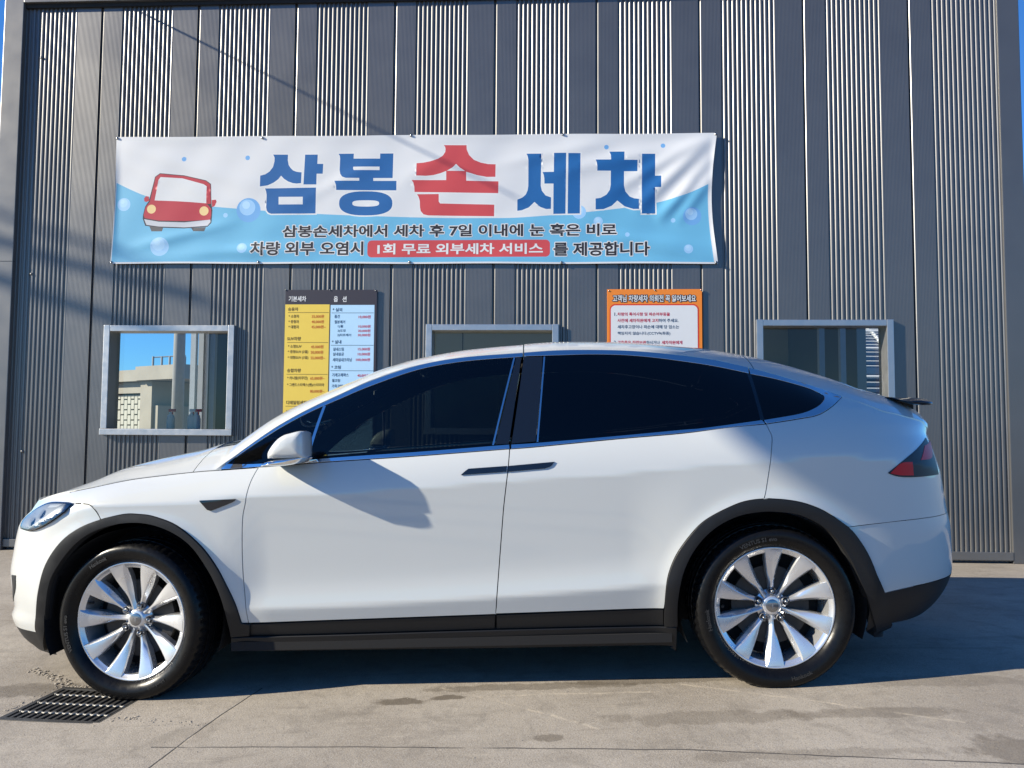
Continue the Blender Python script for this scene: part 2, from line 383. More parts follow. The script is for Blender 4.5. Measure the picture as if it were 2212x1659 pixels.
# backing behind the cladding (also the room's front wall)
def wall_with_holes(s0, s1, z0, z1, holes, y0, y1, name, m):
    cuts = sorted({s0, s1, *[h[0] for h in holes], *[h[1] for h in holes]}); mb = MB()
    for a, b_ in zip(cuts[:-1], cuts[1:]):
        mid = (a + b_) / 2; hs = sorted([(h[2], h[3]) for h in holes if h[0] < mid < h[1]]); z = z0
        for (h0, h1) in hs:
            if h0 > z: mb.box((a, y0, z), (b_, y1, h0))
            z = h1
        if z < z1: mb.box((a, y0, z), (b_, y1, z1))
    return mb.build(name, m, bld)
wall_with_holes(SL - .2, SR + .2, .0, ZTOP, [(w[0] + .028, w[1] - .028, w[2] + .028, w[3] - .028) for w in WIN], .03, .15, 'front_wall_core', M['intdark'])
MB().box((TL1, .012, .0), (SL, .03, ZTOP)).build('corner_recess', M['dark'], bld)
MB().box((SR, .004, .0), (TR0 + .01, .03, ZTOP)).build('corner_recess', M['dark'], bld)
mb = MB().box((TL0, -.045, .0), (TL1, .15, ZCAP), .006); mb.build('corner_trim', M['trim'], bld)
zj = wallpt(12, 566)[1]
MB().box((TL0 - .002, -.047, zj - .003), (TL1 + .002, -.02, zj)).build('trim_joint', M['dark'], bld)
MB().box((TR0, -.02, .0), (TR1, .15, ZCAP), .006).build('corner_trim', M['clad'], bld)
MB().box((TL1 + .001, -.05, ZTOP + .03), (TR0 - .001, .15, ZCAP), .005).build('roof_cap_trim', M['trim'], bld)
MB().box((TL1 + .001, -.02, ZTOP - .01), (TR0 - .001, .02, ZTOP + .028)).build('cap_shadow_strip', M['dark'], bld)
MB().box((TL1 + .001, -.024, .03), (TR0 - .001, .026, .10), .003).build('base_trim', M['trim'], bld)
MB().box((TL0, -.012, -.15), (TR1, .15, -.001)).build('plinth', M['concrete2'], bld)
# blind rivet heads on the left rib group
for (px, py) in ((90, 125), (68, 592), (48, 975)):
    s, z = wallpt(px, py); b = MB(); b.lathe([(0.0, -.012), (.007, -.011), (.012, -.006), (.014, .002)], 14)
    b.build('cladding_bolt', M['trim'], bld, True, loc=(s, 0, z))

# windows: steel frame rails proud of the wall, deep reveal, glass
def window(rect, wd, mull=False):
    s0, s1, z0, z1 = rect
    gl = mk('window', [(s0 + .02, .095, z0 + .02), (s1 - .02, .095, z0 + .02), (s1 - .02, .095, z1 - .02), (s0 + .02, .095, z1 - .02)], [(0, 1, 2, 3)], M['winglass'], bld)
    pr0 = -.035
    MB().box((s0, pr0, z0 + wd), (s0 + wd, .15, z1), .004).build('frame_jamb', M['steel'], gl)
    MB().box((s1 - wd, pr0, z0 + wd), (s1, .15, z1), .004).build('frame_jamb', M['steel'], gl)
    MB().box((s0 + wd + .001, pr0 + .002, z1 - wd), (s1 - wd - .001, .15, z1 - .002), .004).build('frame_head', M['steel'], gl)
    MB().box((s0 - .004, pr0 - .01, z0), (s1 + .004, .15, z0 + wd - .001), .004).build('frame_sill', M['steel'], gl)
    return gl
for w in WIN: window(w, .058)

# shell of the building: side walls with open bay doors, roof, floor, back wall
YB = 6.2
def bx(a, b_, n, m): return MB().box(a, b_).build(n, m, bld)
for (sa, sb, h0, h1) in ((TL0 + .01, TL0 + .13, .9, 4.25), (TR1 - .13, TR1 - .01, .9, 3.35)):
    bx((sa, .151, 0), (sb, h0, ZTOP), 'side_wall', M['trim']); bx((sa, h1, 0), (sb, YB, ZTOP), 'side_wall', M['trim']); bx((sa, h0, 4.2), (sb, h1, ZTOP), 'door_header', M['trim'])
bx((TL0 + .01, .151, ZTOP + .002), (TR1 - .01, YB + .15, ZTOP + .2), 'roof', M['trim'])
bx((TL0 + .13, .151, .0), (TR1 - .13, YB, .02), 'interior_floor', M['concrete2'])
bx((TL0 + .01, YB, .0), (TR1 - .01, YB + .14, ZTOP), 'back_wall', M['olive'])
def through(px, y):           # wall-local s on the plane y (depth inside) seen at px
    d = ray(px, 900); o = CAMP - Vector((0, DW, 0)); t = (y - o.dot(EY)) / d.dot(EY); return (o + d * t).dot(EX)
for px, y in ((413, 3.2), (430, 3.0), (455, 3.1), (1824, 3.0), (1778, 2.9)):
    s = through(px, y); bx((s - .035, y, .021), (s + .035, y + .07, ZTOP), 'interior_column', M['intgrey'])
sA = through(900, YB); sB = through(1700, YB); bx((sA, YB - .1, 2.1), (sB + 2, YB - .02, 2.2), 'interior_rail', M['intgrey'])
for k in range(4):
    s = sA + (sB - sA) * (k + .5) / 4; bx((s - .006, YB - .012, .03), (s + .006, YB - .002, ZTOP), 'panel_joint', M['intdark'])
# inside sill of the left window with the spray bottles on it
s0, s1, z0, z1 = WIN[0]
bx((s0 + .06, .155, z0 - .02), (s1 - .06, .42, z0 + .045), 'window_board', M['intgrey'])
def spray(px, red, label):
    s, _ = wallpt(px, 925, -.22); zt = z0 + .045
    o = empty('spray_bottle', MW @ Matrix.Translation((s, .24, zt - .12))); tag(o, label, 'bottle', 'spray bottles on the window board')
    b = MB(); b.lathe([(0, 0), (.035, 0), (.038, .02), (.038, .10), (.03, .135), (.014, .155), (.013, .17), (0, .17)], 20)
    b.v = [(x, z, y) for x, y, z in b.v]; b.build('bottle', M['p_white'], o, True)
    h = MB().box((-.02, -.012, .172), (.045, .012, .2), .004); h.build('trigger_head', M['p_carred'] if red else M['p_white'], o)
    MB().box((.012, -.006, .13), (.022, .006, .171)).build('trigger', M['p_carred'], o)
    return o
# bottles stand in front on the board; board is low so their heads show above the sill
for o_, (px, r, lb) in zip(range(3), ((366, True, 'spray bottle with red head beside the dark bottle cap'), (411, False, 'white spray bottle with white head on window board'), (422, True, 'white spray bottle with red head on window board'))):
    spray(px, r, lb).location.z += .125

# ------------------------------------------------------------------ what stands behind the building, seen through the windows
def behind(px, py, y):
    d = ray(px, py); t = y / d.y; return CAMP + d * t
ab = empty('bridge_abutment', Matrix.Translation((behind(330, 900, 26).x, 26, 0))); tag(ab, 'weathered concrete bridge abutment behind the car wash', 'abutment'); ab.rotation_euler = (0, 0, math.radians(-32))
x0 = ab.location.x
def abx(pxa, pya, pxb, pyb, y0, y1, n, m, bev=0):
    a = behind(pxa, pya, y0); c = behind(pxb, pyb, y0)
    return MB().box((min(a.x, c.x) - x0, y0 - 26, max(-.2, min(a.z, c.z))), (max(a.x, c.x) - x0, y1 - 26, max(a.z, c.z)), bev).build(n, m, ab)
abx(100, 796, 298, 822, 25.6, 30, 'parapet', M['concrete2']); abx(299, 791, 460, 822, 25.5, 30, 'parapet', M['concrete2'])
abx(298, 823, 332, 1060, 25.8, 30, 'pier', M['concrete2']); abx(333, 876, 349, 1060, 25.9, 30, 'pier', M['concrete2'])
abx(100, 823, 297, 848, 25.9, 30, 'wall_band', M['concrete2'])
abx(100, 849, 297, 1060, 26.3, 30, 'backing_wall', M['concrete2'])
for c in range(9):
    for r in range(6):
        pa = 297 - 13.2 * (c + 1); pb = 297 - 13.2 * c; ya = 849 + r * 23 - (11 if c % 2 else 0)
        a = behind(pa, max(850, ya), 26.1); b_ = behind(pb, ya + 23, 26.1)
        if b_.z < -.3: continue
        MB().box((a.x - x0 + .02, 0.06, b_.z + .02), (b_.x - x0 - .02, .3, a.z - .02), .015).build('wall_panel', M['panelc'], ab)
gd = empty('steel_girder', Matrix.Translation((behind(400, 900, 30.5).x, 30.5, 0))); tag(gd, 'pale green steel bridge girder beside the abutment', 'girder')
gx = gd.location.x
for (pa, ya, pb, yb, dy, n) in ((335, 824, 470, 832, 0, 'top_flange'), (335, 833, 470, 868, .3, 'web'), (335, 869, 470, 874, 0, 'bottom_flange')):
    a = behind(pa, ya, 30.5 + dy); c = behind(pb, yb, 30.5 + dy); MB().box((a.x - gx, dy, c.z), (c.x - gx, dy + .3, a.z)).build(n, M['green'], gd)
fn = empty('mesh_fence', Matrix.Translation((behind(345, 795, 28).x, 28, behind(345, 794, 28).z))); tag(fn, 'thin mesh safety fence standing on the abutment', 'fence')
fz = fn.location.z
for px in (331, 350, 367, 385, 400):
    a = behind(px, 770, 28); MB().tube([(a.x - fn.location.x, 0, 0), (a.x - fn.location.x, 0, a.z - fz)], .04, 6).build('post', M['polec'], fn)
a = behind(331, 772, 28); c = behind(401, 768, 28); MB().tube([(a.x - fn.location.x, 0, a.z - fz), (c.x - fn.location.x, 0, c.z - fz)], .025, 6).build('top_rail', M['polec'], fn)
def pole(x, y, h, label, r=.17, dress=False):
    o = empty('utility_pole', Matrix.Translation((x, y, 0))); tag(o, label, 'pole')
    MB().tube([(0, 0, -.2), (0, 0, h)], [r, r * .65], 14).build('shaft', M['polec'], o, True)
    MB().box((-.9, -.05, h - .6), (.9, .05, h - .5)).build('crossarm', M['polec'], o)
    if dress:
        MB().box((-.5, -.4, h - 1.5), (-.1, -.18, h - .95), .02).build('transformer', M['intgrey'], o)
        MB().tube([(-.21, 0, 0), (-.21, 0, h * .7)], .05, 8).build('riser_pipe', M['steel'], o)
    return o
p = behind(383, 900, 15.5); pole(p.x, 15.5, 8.5, 'grey concrete utility pole standing behind the building', .13)
gh = empty('greenhouse', Matrix.Translation((9.6, 17, 0))); tag(gh, 'dark film greenhouse with white hoops behind the building', 'greenhouse')
R_ = 3.4
def hoop(x, r=.035, lean=.0):
    return MB().tube([(x + lean * math.sin(q), R_ - R_ * math.cos(q), R_ * 1.15 * math.sin(q)) for q in np.linspace(0, PI, 22)], r, 6)
mbf = MB(); qs = np.linspace(0, PI, 25); v = []; f = []
for x in (-5, 6):
    for q in qs: v.append((x, R_ - (R_ - .05) * math.cos(q), (R_ - .05) * 1.15 * math.sin(q)))
for k in range(24): f.append((k, 25 + k, 26 + k, k + 1))
mk('film_cover', v, f, mat('dark greenhouse film', (0.012, 0.03, 0.075), 0.3), gh)
Mh = mat('white galvanised hoop', (0.75, 0.75, 0.72), 0.4, .2)
for x in np.arange(-4.8, 6, 1.2): hoop(x, .045, .9).build('hoop', Mh, gh, True)
for k, q in enumerate(np.linspace(.12, PI / 2 + .1, 36)):
    MB().tube([(-5, R_ - (R_ + .03) * math.cos(q), (R_ + .03) * 1.15 * math.sin(q)), (6, R_ - (R_ + .03) * math.cos(q), (R_ + .03) * 1.15 * math.sin(q))], .035 if k % 6 == 0 else .014, 5).build('purlin', Mh, gh)

# ------------------------------------------------------------------ flat polygons lifted onto a surface
def pip(pts, poly):
    x, y = pts[:, 0], pts[:, 1]; r = np.zeros(len(pts), bool); n = len(poly)
    for i in range(n):
        x0, y0 = poly[i]; x1, y1 = poly[(i + 1) % n]
        c = ((y0 > y) != (y1 > y))
        if not c.any(): continue
        with np.errstate(divide='ignore', invalid='ignore'):
            xi = (x1 - x0) * (y - y0) / (y1 - y0) + x0
        r ^= c & (x < xi)
    return r
def resample(poly, step):
    out = []; n = len(poly)
    for i in range(n):
        a = np.asarray(poly[i], float); b_ = np.asarray(poly[(i + 1) % n], float); k = max(1, int(math.ceil(np.linalg.norm(b_ - a) / step)))
        for j in range(k): out.append(a + (b_ - a) * j / k)
    return np.array(out)
def area(p):
    p = np.asarray(p); return .5 * np.sum(p[:, 0] * np.roll(p[:, 1], -1) - np.roll(p[:, 0], -1) * p[:, 1])
def tri_poly(outer, holes, step):
    """dense triangulation of a polygon with holes; returns points, triangles, loops(list of index arrays)"""
    outer = np.asarray(outer, float)
    if area(outer) < 0: outer = outer[::-1]
    loops = [resample(outer, step)] + [resample(h, step) for h in holes]
    pts = list(np.concatenate(loops)); edges = []; b = 0; idx = []
    for l in loops:
        n = len(l); edges += [(b + i, b + (i + 1) % n) for i in range(n)]; idx.append(np.arange(b, b + n)); b += n
    lo, hi = outer.min(0), outer.max(0)
    g = []
    ys = np.arange(lo[1], hi[1], step * .87)
    for k, y in enumerate(ys): g += [(x, y) for x in np.arange(lo[0] + (step / 2 if k % 2 else 0), hi[0], step)]
    if g:
        g = np.array(g); ok = pip(g, loops[0])
        for l in loops[1:]: ok &= ~pip(g, l)
        bp = np.concatenate(loops); g = g[ok]
        if len(g):
            keep = np.ones(len(g), bool)
            for c in range(0, len(g), 2000):
                d = ((g[c:c+2000, None, :] - bp[None]) ** 2).sum(-1).min(1); keep[c:c+2000] = d > (step * .5) ** 2
            g = g[keep]; pts += list(g)
    r = delaunay_2d_cdt([Vector((float(p[0]), float(p[1]))) for p in pts], edges, [], 0, 1e-7)
    P = np.array([(v.x, v.y) for v in r[0]]); T = np.array([f for f in r[2] if len(f) == 3])
    c = P[T].mean(1); ok = pip(c, loops[0])
    for l in loops[1:]: ok &= ~pip(c, l)
    T = T[ok]; a = P[T]; ar = (a[:, 1, 0] - a[:, 0, 0]) * (a[:, 2, 1] - a[:, 0, 1]) - (a[:, 1, 1] - a[:, 0, 1]) * (a[:, 2, 0] - a[:, 0, 0])
    T[ar < 0] = T[ar < 0][:, ::-1]
    m = {}
    for new, olds in enumerate(r[3]):
        for o in olds: m[o] = new
    return P, T, [np.array([m.get(int(i), -1) for i in l]) for l in idx]
def offset_poly(p, d):
    """d > 0 grows a counter-clockwise polygon"""
    p = np.asarray(p, float)
    if area(p) < 0: p = p[::-1]
    e = np.roll(p, -1, 0) - p; e /= np.maximum(1e-9, np.linalg.norm(e, axis=1))[:, None]; n = np.stack([e[:, 1], -e[:, 0]], -1); n0 = np.roll(n, 1, 0)
    b = n + n0; l = np.maximum(.25, (b * b).sum(1)); return p + b * (2 * d / l)[:, None]

class Sheet:
    """a printed sheet hung on the facade; prints are separate thin parts lying on it"""
    def __init__(s, name, s0, z0, off, wr=None):
        s.s0, s.z0, s.off, s.wr = s0, z0, off, wr
        s.o = empty(name, MW @ Matrix.Translation((s0, -off, z0)))
    def lift(s, P, h):
        P = np.asarray(P, float); w = s.wr(P[:, 0], P[:, 1]) if s.wr else 0
        return np.stack([P[:, 0] - s.s0, -(h + w) * np.ones(len(P)), P[:, 1] - s.z0], -1)
    def w(s, pts): return np.array([wallpt(x, y, s.off) for x, y in pts])
    def poly(s, name, pts, m, h, holes=(), step=.05, parent=None):
        P, T, _ = tri_poly(pts, holes, step)
        return mk(name, s.lift(P, h), T, m, parent or s.o, smooth=s.wr is not None)
    def disc(s, name, px, py, r, m, h, parent=None, step=.03, n=28, k=2.0, ry=None):
        c = s.w([(px, py)])[0]; e = abs(s.w([(px + r, py)])[0][0] - c[0]); e2 = e if ry is None else abs(s.w([(px, py + ry)])[0][1] - c[1])
        q = np.linspace(0, 2 * PI, n, endpoint=False); f = lambda a: np.sign(a) * np.abs(a) ** (2 / k)
        return s.poly(name, np.stack([c[0] + e * f(np.cos(q)), c[1] + e2 * f(np.sin(q))], -1), m, h, step=step, parent=parent)
    def text(s, body, box, m, h, wt=0.0, name='lettering', halo=None, halo_m=None, parent=None, sub=False):
        x0, x1, y0, y1 = box
        cu = bpy.data.curves.new('t', 'FONT'); cu.body = body; cu.size = 1; cu.offset = wt; cu.resolution_u = 3
        o = bpy.data.objects.new('t', cu); COL.objects.link(o); bpy.context.view_layer.update()
        me = bpy.data.meshes.new_from_object(o); bpy.data.objects.remove(o); bpy.data.curves.remove(cu)
        n = len(me.vertices); V = np.zeros(n * 3); me.vertices.foreach_get('co', V); V = V.reshape(-1, 3)[:, :2]; F = [tuple(p.vertices) for p in me.polygons]; bpy.data.meshes.remove(me)
        lo, hi = V.min(0), V.max(0); a = s.w([(x0, y1)])[0]; b = s.w([(x1, y0)])[0]
        V = a + (V - lo) / (hi - lo) * (b - a)
        if sub:
            bm = bmesh.new(); vs = [bm.verts.new((p[0], p[1], 0)) for p in V]
            for f in F:
                try: bm.faces.new([vs[i] for i in f])
                except ValueError: pass
            for _ in range(3):
                es = [e for e in bm.edges if e.calc_length() > .05]
                if not es: break
                bmesh.ops.subdivide_edges(bm, edges=es, cuts=1); bmesh.ops.triangulate(bm, faces=bm.faces[:])
            bm.verts.index_update(); V = np.array([q.co[:2] for q in bm.verts]); F = [tuple(q.index for q in p.verts) for p in bm.faces]; bm.free()
        t = mk(name, s.lift(V, h), F, m, parent or s.o)
        if halo:
            vs = []; fs = []
            for k in range(12):
                q = 2 * PI * k / 12; L_ = s.lift(V + halo * np.array([math.cos(q), math.sin(q)]), h - (.0009 if h < .005 else .0009) + k * .00003); b0 = len(vs) and sum(len(z) for z in vs)
                vs.append(L_); fs += [tuple(i + b0 for i in f) for f in F]
            mk('lettering_outline', np.concatenate(vs), fs, halo_m, t)
        return t

# ------------------------------------------------------------------ banner
def curve_pts(pts, n=6):
    """Catmull-Rom through an open list of points"""
    p = [np.asarray(q, float) for q in pts]; p = [2 * p[0] - p[1]] + p + [2 * p[-1] - p[-2]]; out = []
    for i in range(1, len(p) - 2):
        for j in range(n):
            t = j / n; out.append(.5 * ((2*p[i]) + (-p[i-1] + p[i+1])*t + (2*p[i-1] - 5*p[i] + 4*p[i+1] - p[i+2])*t*t + (-p[i-1] + 3*p[i] - 3*p[i+1] + p[i+2])*t**3))
    out.append(p[-2]); return out
_bl = wallpt(238, 570, .02); _br = wallpt(1551, 570, .02); _tl = wallpt(252, 296, .02); _tr = wallpt(1549, 287, .02)
BS0, BS1, BZ0, BZ1 = (_bl[0] + _tl[0]) / 2, (_br[0] + _tr[0]) / 2, (_bl[1] + _br[1]) / 2, (_tl[1] + _tr[1]) / 2
def wrinkle(s, z):
    u = (np.asarray(s) - BS0) / (BS1 - BS0); v = (np.asarray(z) - BZ0) / (BZ1 - BZ0); r = np.zeros_like(u)
    def ridge(u0, v0, u1, v1, wid, amp):
        x = u * 4.6; y = v; ax_, ay_, bx_, by_ = u0 * 4.6, v0, u1 * 4.6, v1; dx, dy = bx_ - ax_, by_ - ay_; L2 = dx * dx + dy * dy
        t = ((x - ax_) * dx + (y - ay_) * dy) / L2; d = ((x - ax_) * -dy + (y - ay_) * dx) / math.sqrt(L2)
        return amp * np.exp(-(d / wid) ** 2) * np.clip(1 - (2 * t - 1) ** 2, 0, 1) * (np.abs(2 * t - 1) < 1)
    for a in [(.86, .38, 1.0, .98, .055, .022), (.90, .30, 1.0, .86, .05, .018), (.82, .52, 1.0, 1.0, .05, .016), (.93, .28, 1.0, .72, .045, .016), (.70, .66, .98, .92, .06, .012),
              (.62, .74, .86, .96, .05, .007), (.48, .62, .58, .88, .06, .007), (.30, .45, .45, .80, .05, .006), (.0, .95, .28, .55, .06, .010), (.0, .86, .22, .42, .05, .008), (.02, .12, .22, .34, .045, .012), (.02, .02, .36, .16, .05, .010),
              (.10, .14, .40, .05, .05, .007), (.80, .22, 1.0, .10, .05, .012), (.86, .14, 1.0, .02, .045, .010), (.62, .36, .80, .24, .05, .006), (.97, .62, .90, .32, .05, .012), (.5, .05, .78, .02, .04, .005), (.24, .3, .5, .34, .06, .004)]:
        r = r + ridge(*a)
    r = r + .0035 * np.sin(5.2 * s + 1.3 * z) * np.sin(2.1 * z + .7 * s) + .0012 * np.sin(13 * s - 9 * z + 2)
    r = .82 * r
    # pulled tight at the fixing screws along both edges, sagging back between them
    ed = np.exp(-((1 - v) / .05) ** 2) + np.exp(-(v / .05) ** 2)
    r = r * (1 - .7 * ed) + .006 * ed * np.abs(np.sin(u * 4 * PI))
    r = r + .03 * np.exp(-((1 - u) / .006) ** 2) * np.sin(PI * np.clip(v, 0, 1)) + .012 * np.exp(-(u / .006) ** 2) * np.sin(PI * np.clip(v, 0, 1))
    return r
ban = Sheet('banner', (BS0 + BS1) / 2, BZ0, .02, wrinkle)
tag(ban.o, 'wide white and blue fabric banner with large Korean letters on ribbed wall', 'banner')
def edge_s(v, left):      # sides bow inwards between the corners
    bow = .055 * math.sin(PI * min(1, max(0, v)))
    return (_bl[0] + (_tl[0] - _bl[0]) * v + bow * .35) if left else (_br[0] + (_tr[0] - _br[0]) * v - bow)
def bgrid(zlo, zhi, name, m, h, nu=260, nv=52, parent=None, ulo=0, uhi=1):
    P = []; 
    for j in range(nv + 1):
        for i in range(nu + 1):
            u = ulo + (uhi - ulo) * i / nu; sm = BS0 + (BS1 - BS0) * u
            z0_, z1_ = zlo(u), zhi(u); z = z0_ + (z1_ - z0_) * j / nv; v = (z - BZ0) / (BZ1 - BZ0)
            a, b = edge_s(v, True), edge_s(v, False); P.append((a + (b - a) * u, z))
    F = [(j*(nu+1)+i, j*(nu+1)+i+1, (j+1)*(nu+1)+i+1, (j+1)*(nu+1)+i) for j in range(nv) for i in range(nu)]
    return mk(name, ban.lift(np.array(P), h), F, m, parent or ban.o, smooth=True)
zbot = lambda u: _bl[1] + (_br[1] - _bl[1]) * u + .004 * math.sin(u * 4 * PI) ** 2
ztop = lambda u: _tl[1] + (_tr[1] - _tl[1]) * u - .006 * math.sin(u * 4 * PI) ** 2
REG = []          # printed regions in painting order: (outer, holes, material)
wp = ban.w([(243, 393), (283, 412), (313, 424), (380, 438), (467, 447), (567, 455), (686, 462), (878, 469), (985, 471), (1095, 471), (1195, 465), (1268, 459), (1349, 450), (1418, 440), (1488, 422), (1546, 396), (1560, 388)])
wave = pchip(wp[:, 0], wp[:, 1])
UU = np.linspace(.0015, .994, 120); ee = lambda u, z: (lambda v: edge_s(v, True) + (edge_s(v, False) - edge_s(v, True)) * u)((z - BZ0) / (BZ1 - BZ0))
_lo = [(ee(u, zbot(u) + .016), zbot(u) + .016) for u in UU]; _hi = [(ee(u, float(wave(BS0 + (BS1 - BS0) * u))), float(wave(BS0 + (BS1 - BS0) * u))) for u in UU]
_rs = [(ee(.994, z), z) for z in np.linspace(_lo[-1][1], _hi[-1][1], 14)[1:-1]]; _ls = [(ee(.0015, z), z) for z in np.linspace(_hi[0][1], _lo[0][1], 14)[1:-1]]
REG.append((np.array(_lo + _rs + _hi[::-1] + _ls), [], 'clothblue'))
def reg_disc(px, py, r, m):
    c = ban.w([(px, py)])[0]; e = abs(ban.w([(px + r, py)])[0][0] - c[0]); q = np.linspace(0, 2 * PI, 26, endpoint=False); REG.append((np.stack([c[0] + e * np.cos(q), c[1] + e * np.sin(q)], -1), [], m))
for (px, py, r, k) in [(398, 344, 5, 0), (535, 341, 5, 0), (537, 454, 26, 0), (1310, 318, 5, 0), (1432, 315, 5, 0), (1251, 458, 15, 1), (1292, 478, 10, 1), (1495, 467, 20, 0), (1487, 538, 10, 1), (268, 442, 14, 1), (345, 533, 20, 1), (523, 536, 11, 1), (487, 465, 5, 1), (1355, 507, 5, 1), (1454, 476, 5, 1)]:
    reg_disc(px, py, r, 'p_bubble2' if k else 'p_bubble')
    if r > 9: reg_disc(px - r * .10, py - r * .22, r * .66, 'p_bubble3' if k else 'p_bubble2'); reg_disc(px - r * .2, py - r * .42, r * .32, 'p_pale')
def cv(kx, ky, sc, pts): return [(kx + x * sc, ky + y * sc) for x, y in pts]
A = lambda p: cv(553, 303.6, .14706, p); B = lambda p: cv(878.4, 303.6, .10457, p); C = lambda p: cv(1095.2, 303.6, .15687, p)
def se(cx, cy, rx, ry, k=2.5, n=40):
    q = np.linspace(0, 2 * PI, n, endpoint=False); f = lambda a: np.sign(a) * np.abs(a) ** (2 / k); return list(zip(cx + rx * f(np.cos(q)), cy + ry * f(np.sin(q))))
BIG = [
 (A([(250,207),(470,207),(467,290),(480,360),(505,400),(545,440),(600,460),(670,467),(662,625),(600,632),(540,625),(470,600),(410,560),(368,515),(330,565),(260,618),(170,660),(60,677),(63,518),(140,495),(200,455),(250,390),(272,310),(274,255),(265,228)]), [], 'blue'),
 (A([(722,207),(908,207),(902,343),(988,343),(980,487),(890,487),(886,645),(697,645)]), [], 'blue'),
 (A([(135,705),(882,690),(873,1070),(225,1077),(185,1062),(160,1030),(150,980),(158,800),(150,745)]), [A([(333,828),(688,826),(686,937),(333,940)])], 'blue'),
 (A([(1213,195),(1437,192),(1434,265),(1822,264),(1824,190),(2017,188),(2007,550),(1723,550),(1722,592),(2063,592),(2062,732),(1180,727),(1175,650),(1153,592),(1517,590),(1517,550),(1320,550),(1265,530),(1238,490),(1228,430),(1236,260),(1230,222)]), [A([(1428,385),(1815,382),(1814,433),(1440,435),(1428,420)])], 'blue'),
 (A(se(1612, 923, 392, 178)), [A(se(1612, 923, 197, 46, 3))], 'blue'),
 (B([(768,97),(1238,97),(1243,190),(1290,300),(1390,400),(1530,455),(1680,485),(1838,490),(1833,748),(1650,750),(1450,712),(1320,672),(1230,648),(1232,830),(1897,842),(1892,1087),(163,1062),(158,950),(140,870),(105,818),(818,818),(818,628),(700,675),(550,715),(400,730),(200,725),(205,470),(350,460),(500,430),(650,380),(750,315),(798,240),(805,180),(795,130)]), [B([(1022,482),(1100,560),(1205,630),(830,625),(950,555)])], 'red'),
 (B([(215,1108),(663,1105),(663,1260),(690,1300),(1810,1325),(1807,1565),(450,1548),(350,1525),(290,1455),(275,1370),(272,1250),(250,1170)]), [], 'red'),
 (C([(268,182),(472,182),(465,620),(480,690),(530,755),(607,783),(605,940),(540,943),(460,915),(378,845),(300,920),(200,960),(142,967),(142,812),(210,785),(260,740),(285,680),(293,620),(295,270),(285,215)]), [], 'blue'),
 (C([(648,173),(815,172),(805,1007),(638,1010),(640,593),(516,593),(514,520),(505,470),(490,433),(645,433)]), [], 'blue'),
 (C([(845,175),(1012,176),(1003,1005),(835,1007)]), [], 'blue'),
 (C([(1410,153),(1617,153),(1615,268),(1798,268),(1795,423),(1612,423),(1610,620),(1630,700),(1690,770),(1750,795),(1817,803),(1818,943),(1740,943),(1620,905),(1520,825),(1440,900),(1330,945),(1220,950),(1220,800),(1290,790),(1370,745),(1415,680),(1428,610),(1430,417),(1243,417),(1243,350),(1235,300),(1220,265),(1433,265),(1430,200)]), [], 'blue'),
 (C([(1858,185),(2040,185),(2038,485),(2122,485),(2120,647),(2035,647),(2042,1003),(1855,1005)]), [], 'blue')]
for (o, hs, c) in BIG: REG.append((offset_poly(ban.w(o), .0125), [], 'p_white'))
for (o, hs, c) in BIG: REG.append((ban.w(o), [ban.w(h) for h in hs], 'p_' + c))
HW = .0085
ban.text('삼봉손세차에서 세차 후 7일 이내에 눈 혹은 비로', (609.8, 1331.8, 482.5, 513), M['p_ink'], .0013, .026, halo=HW, halo_m=M['p_white'], sub=True)
ban.text('차량 외부 오염시', (541, 785, 521.5, 552), M['p_ink'], .0013, .026, halo=HW, halo_m=M['p_white'], sub=True)
ban.text('를 제공합니다', (1195.5, 1403, 522, 553), M['p_ink'], .0013, .026, halo=HW, halo_m=M['p_white'], sub=True)
pill = ban.w([(794, 519.5), (1188, 554.5)])
def rrect(x0, z0, x1, z1, r, n=6):
    o = []
    for cx, cz, a in ((x1 - r, z1 - r, 0), (x0 + r, z1 - r, 90), (x0 + r, z0 + r, 180), (x1 - r, z0 + r, 270)):
        for k in range(n + 1): q = math.radians(a + 90 * k / n); o.append((cx + r * math.cos(q), cz + r * math.sin(q)))
    return o
REG.append((np.array(rrect(pill[0][0], pill[1][1], pill[1][0], pill[0][1], .04)), [], 'p_red'))
ban.text('1회 무료 외부세차 서비스', (815, 1173, 524.5, 550), M['p_white'], .0009, .026, sub=True)
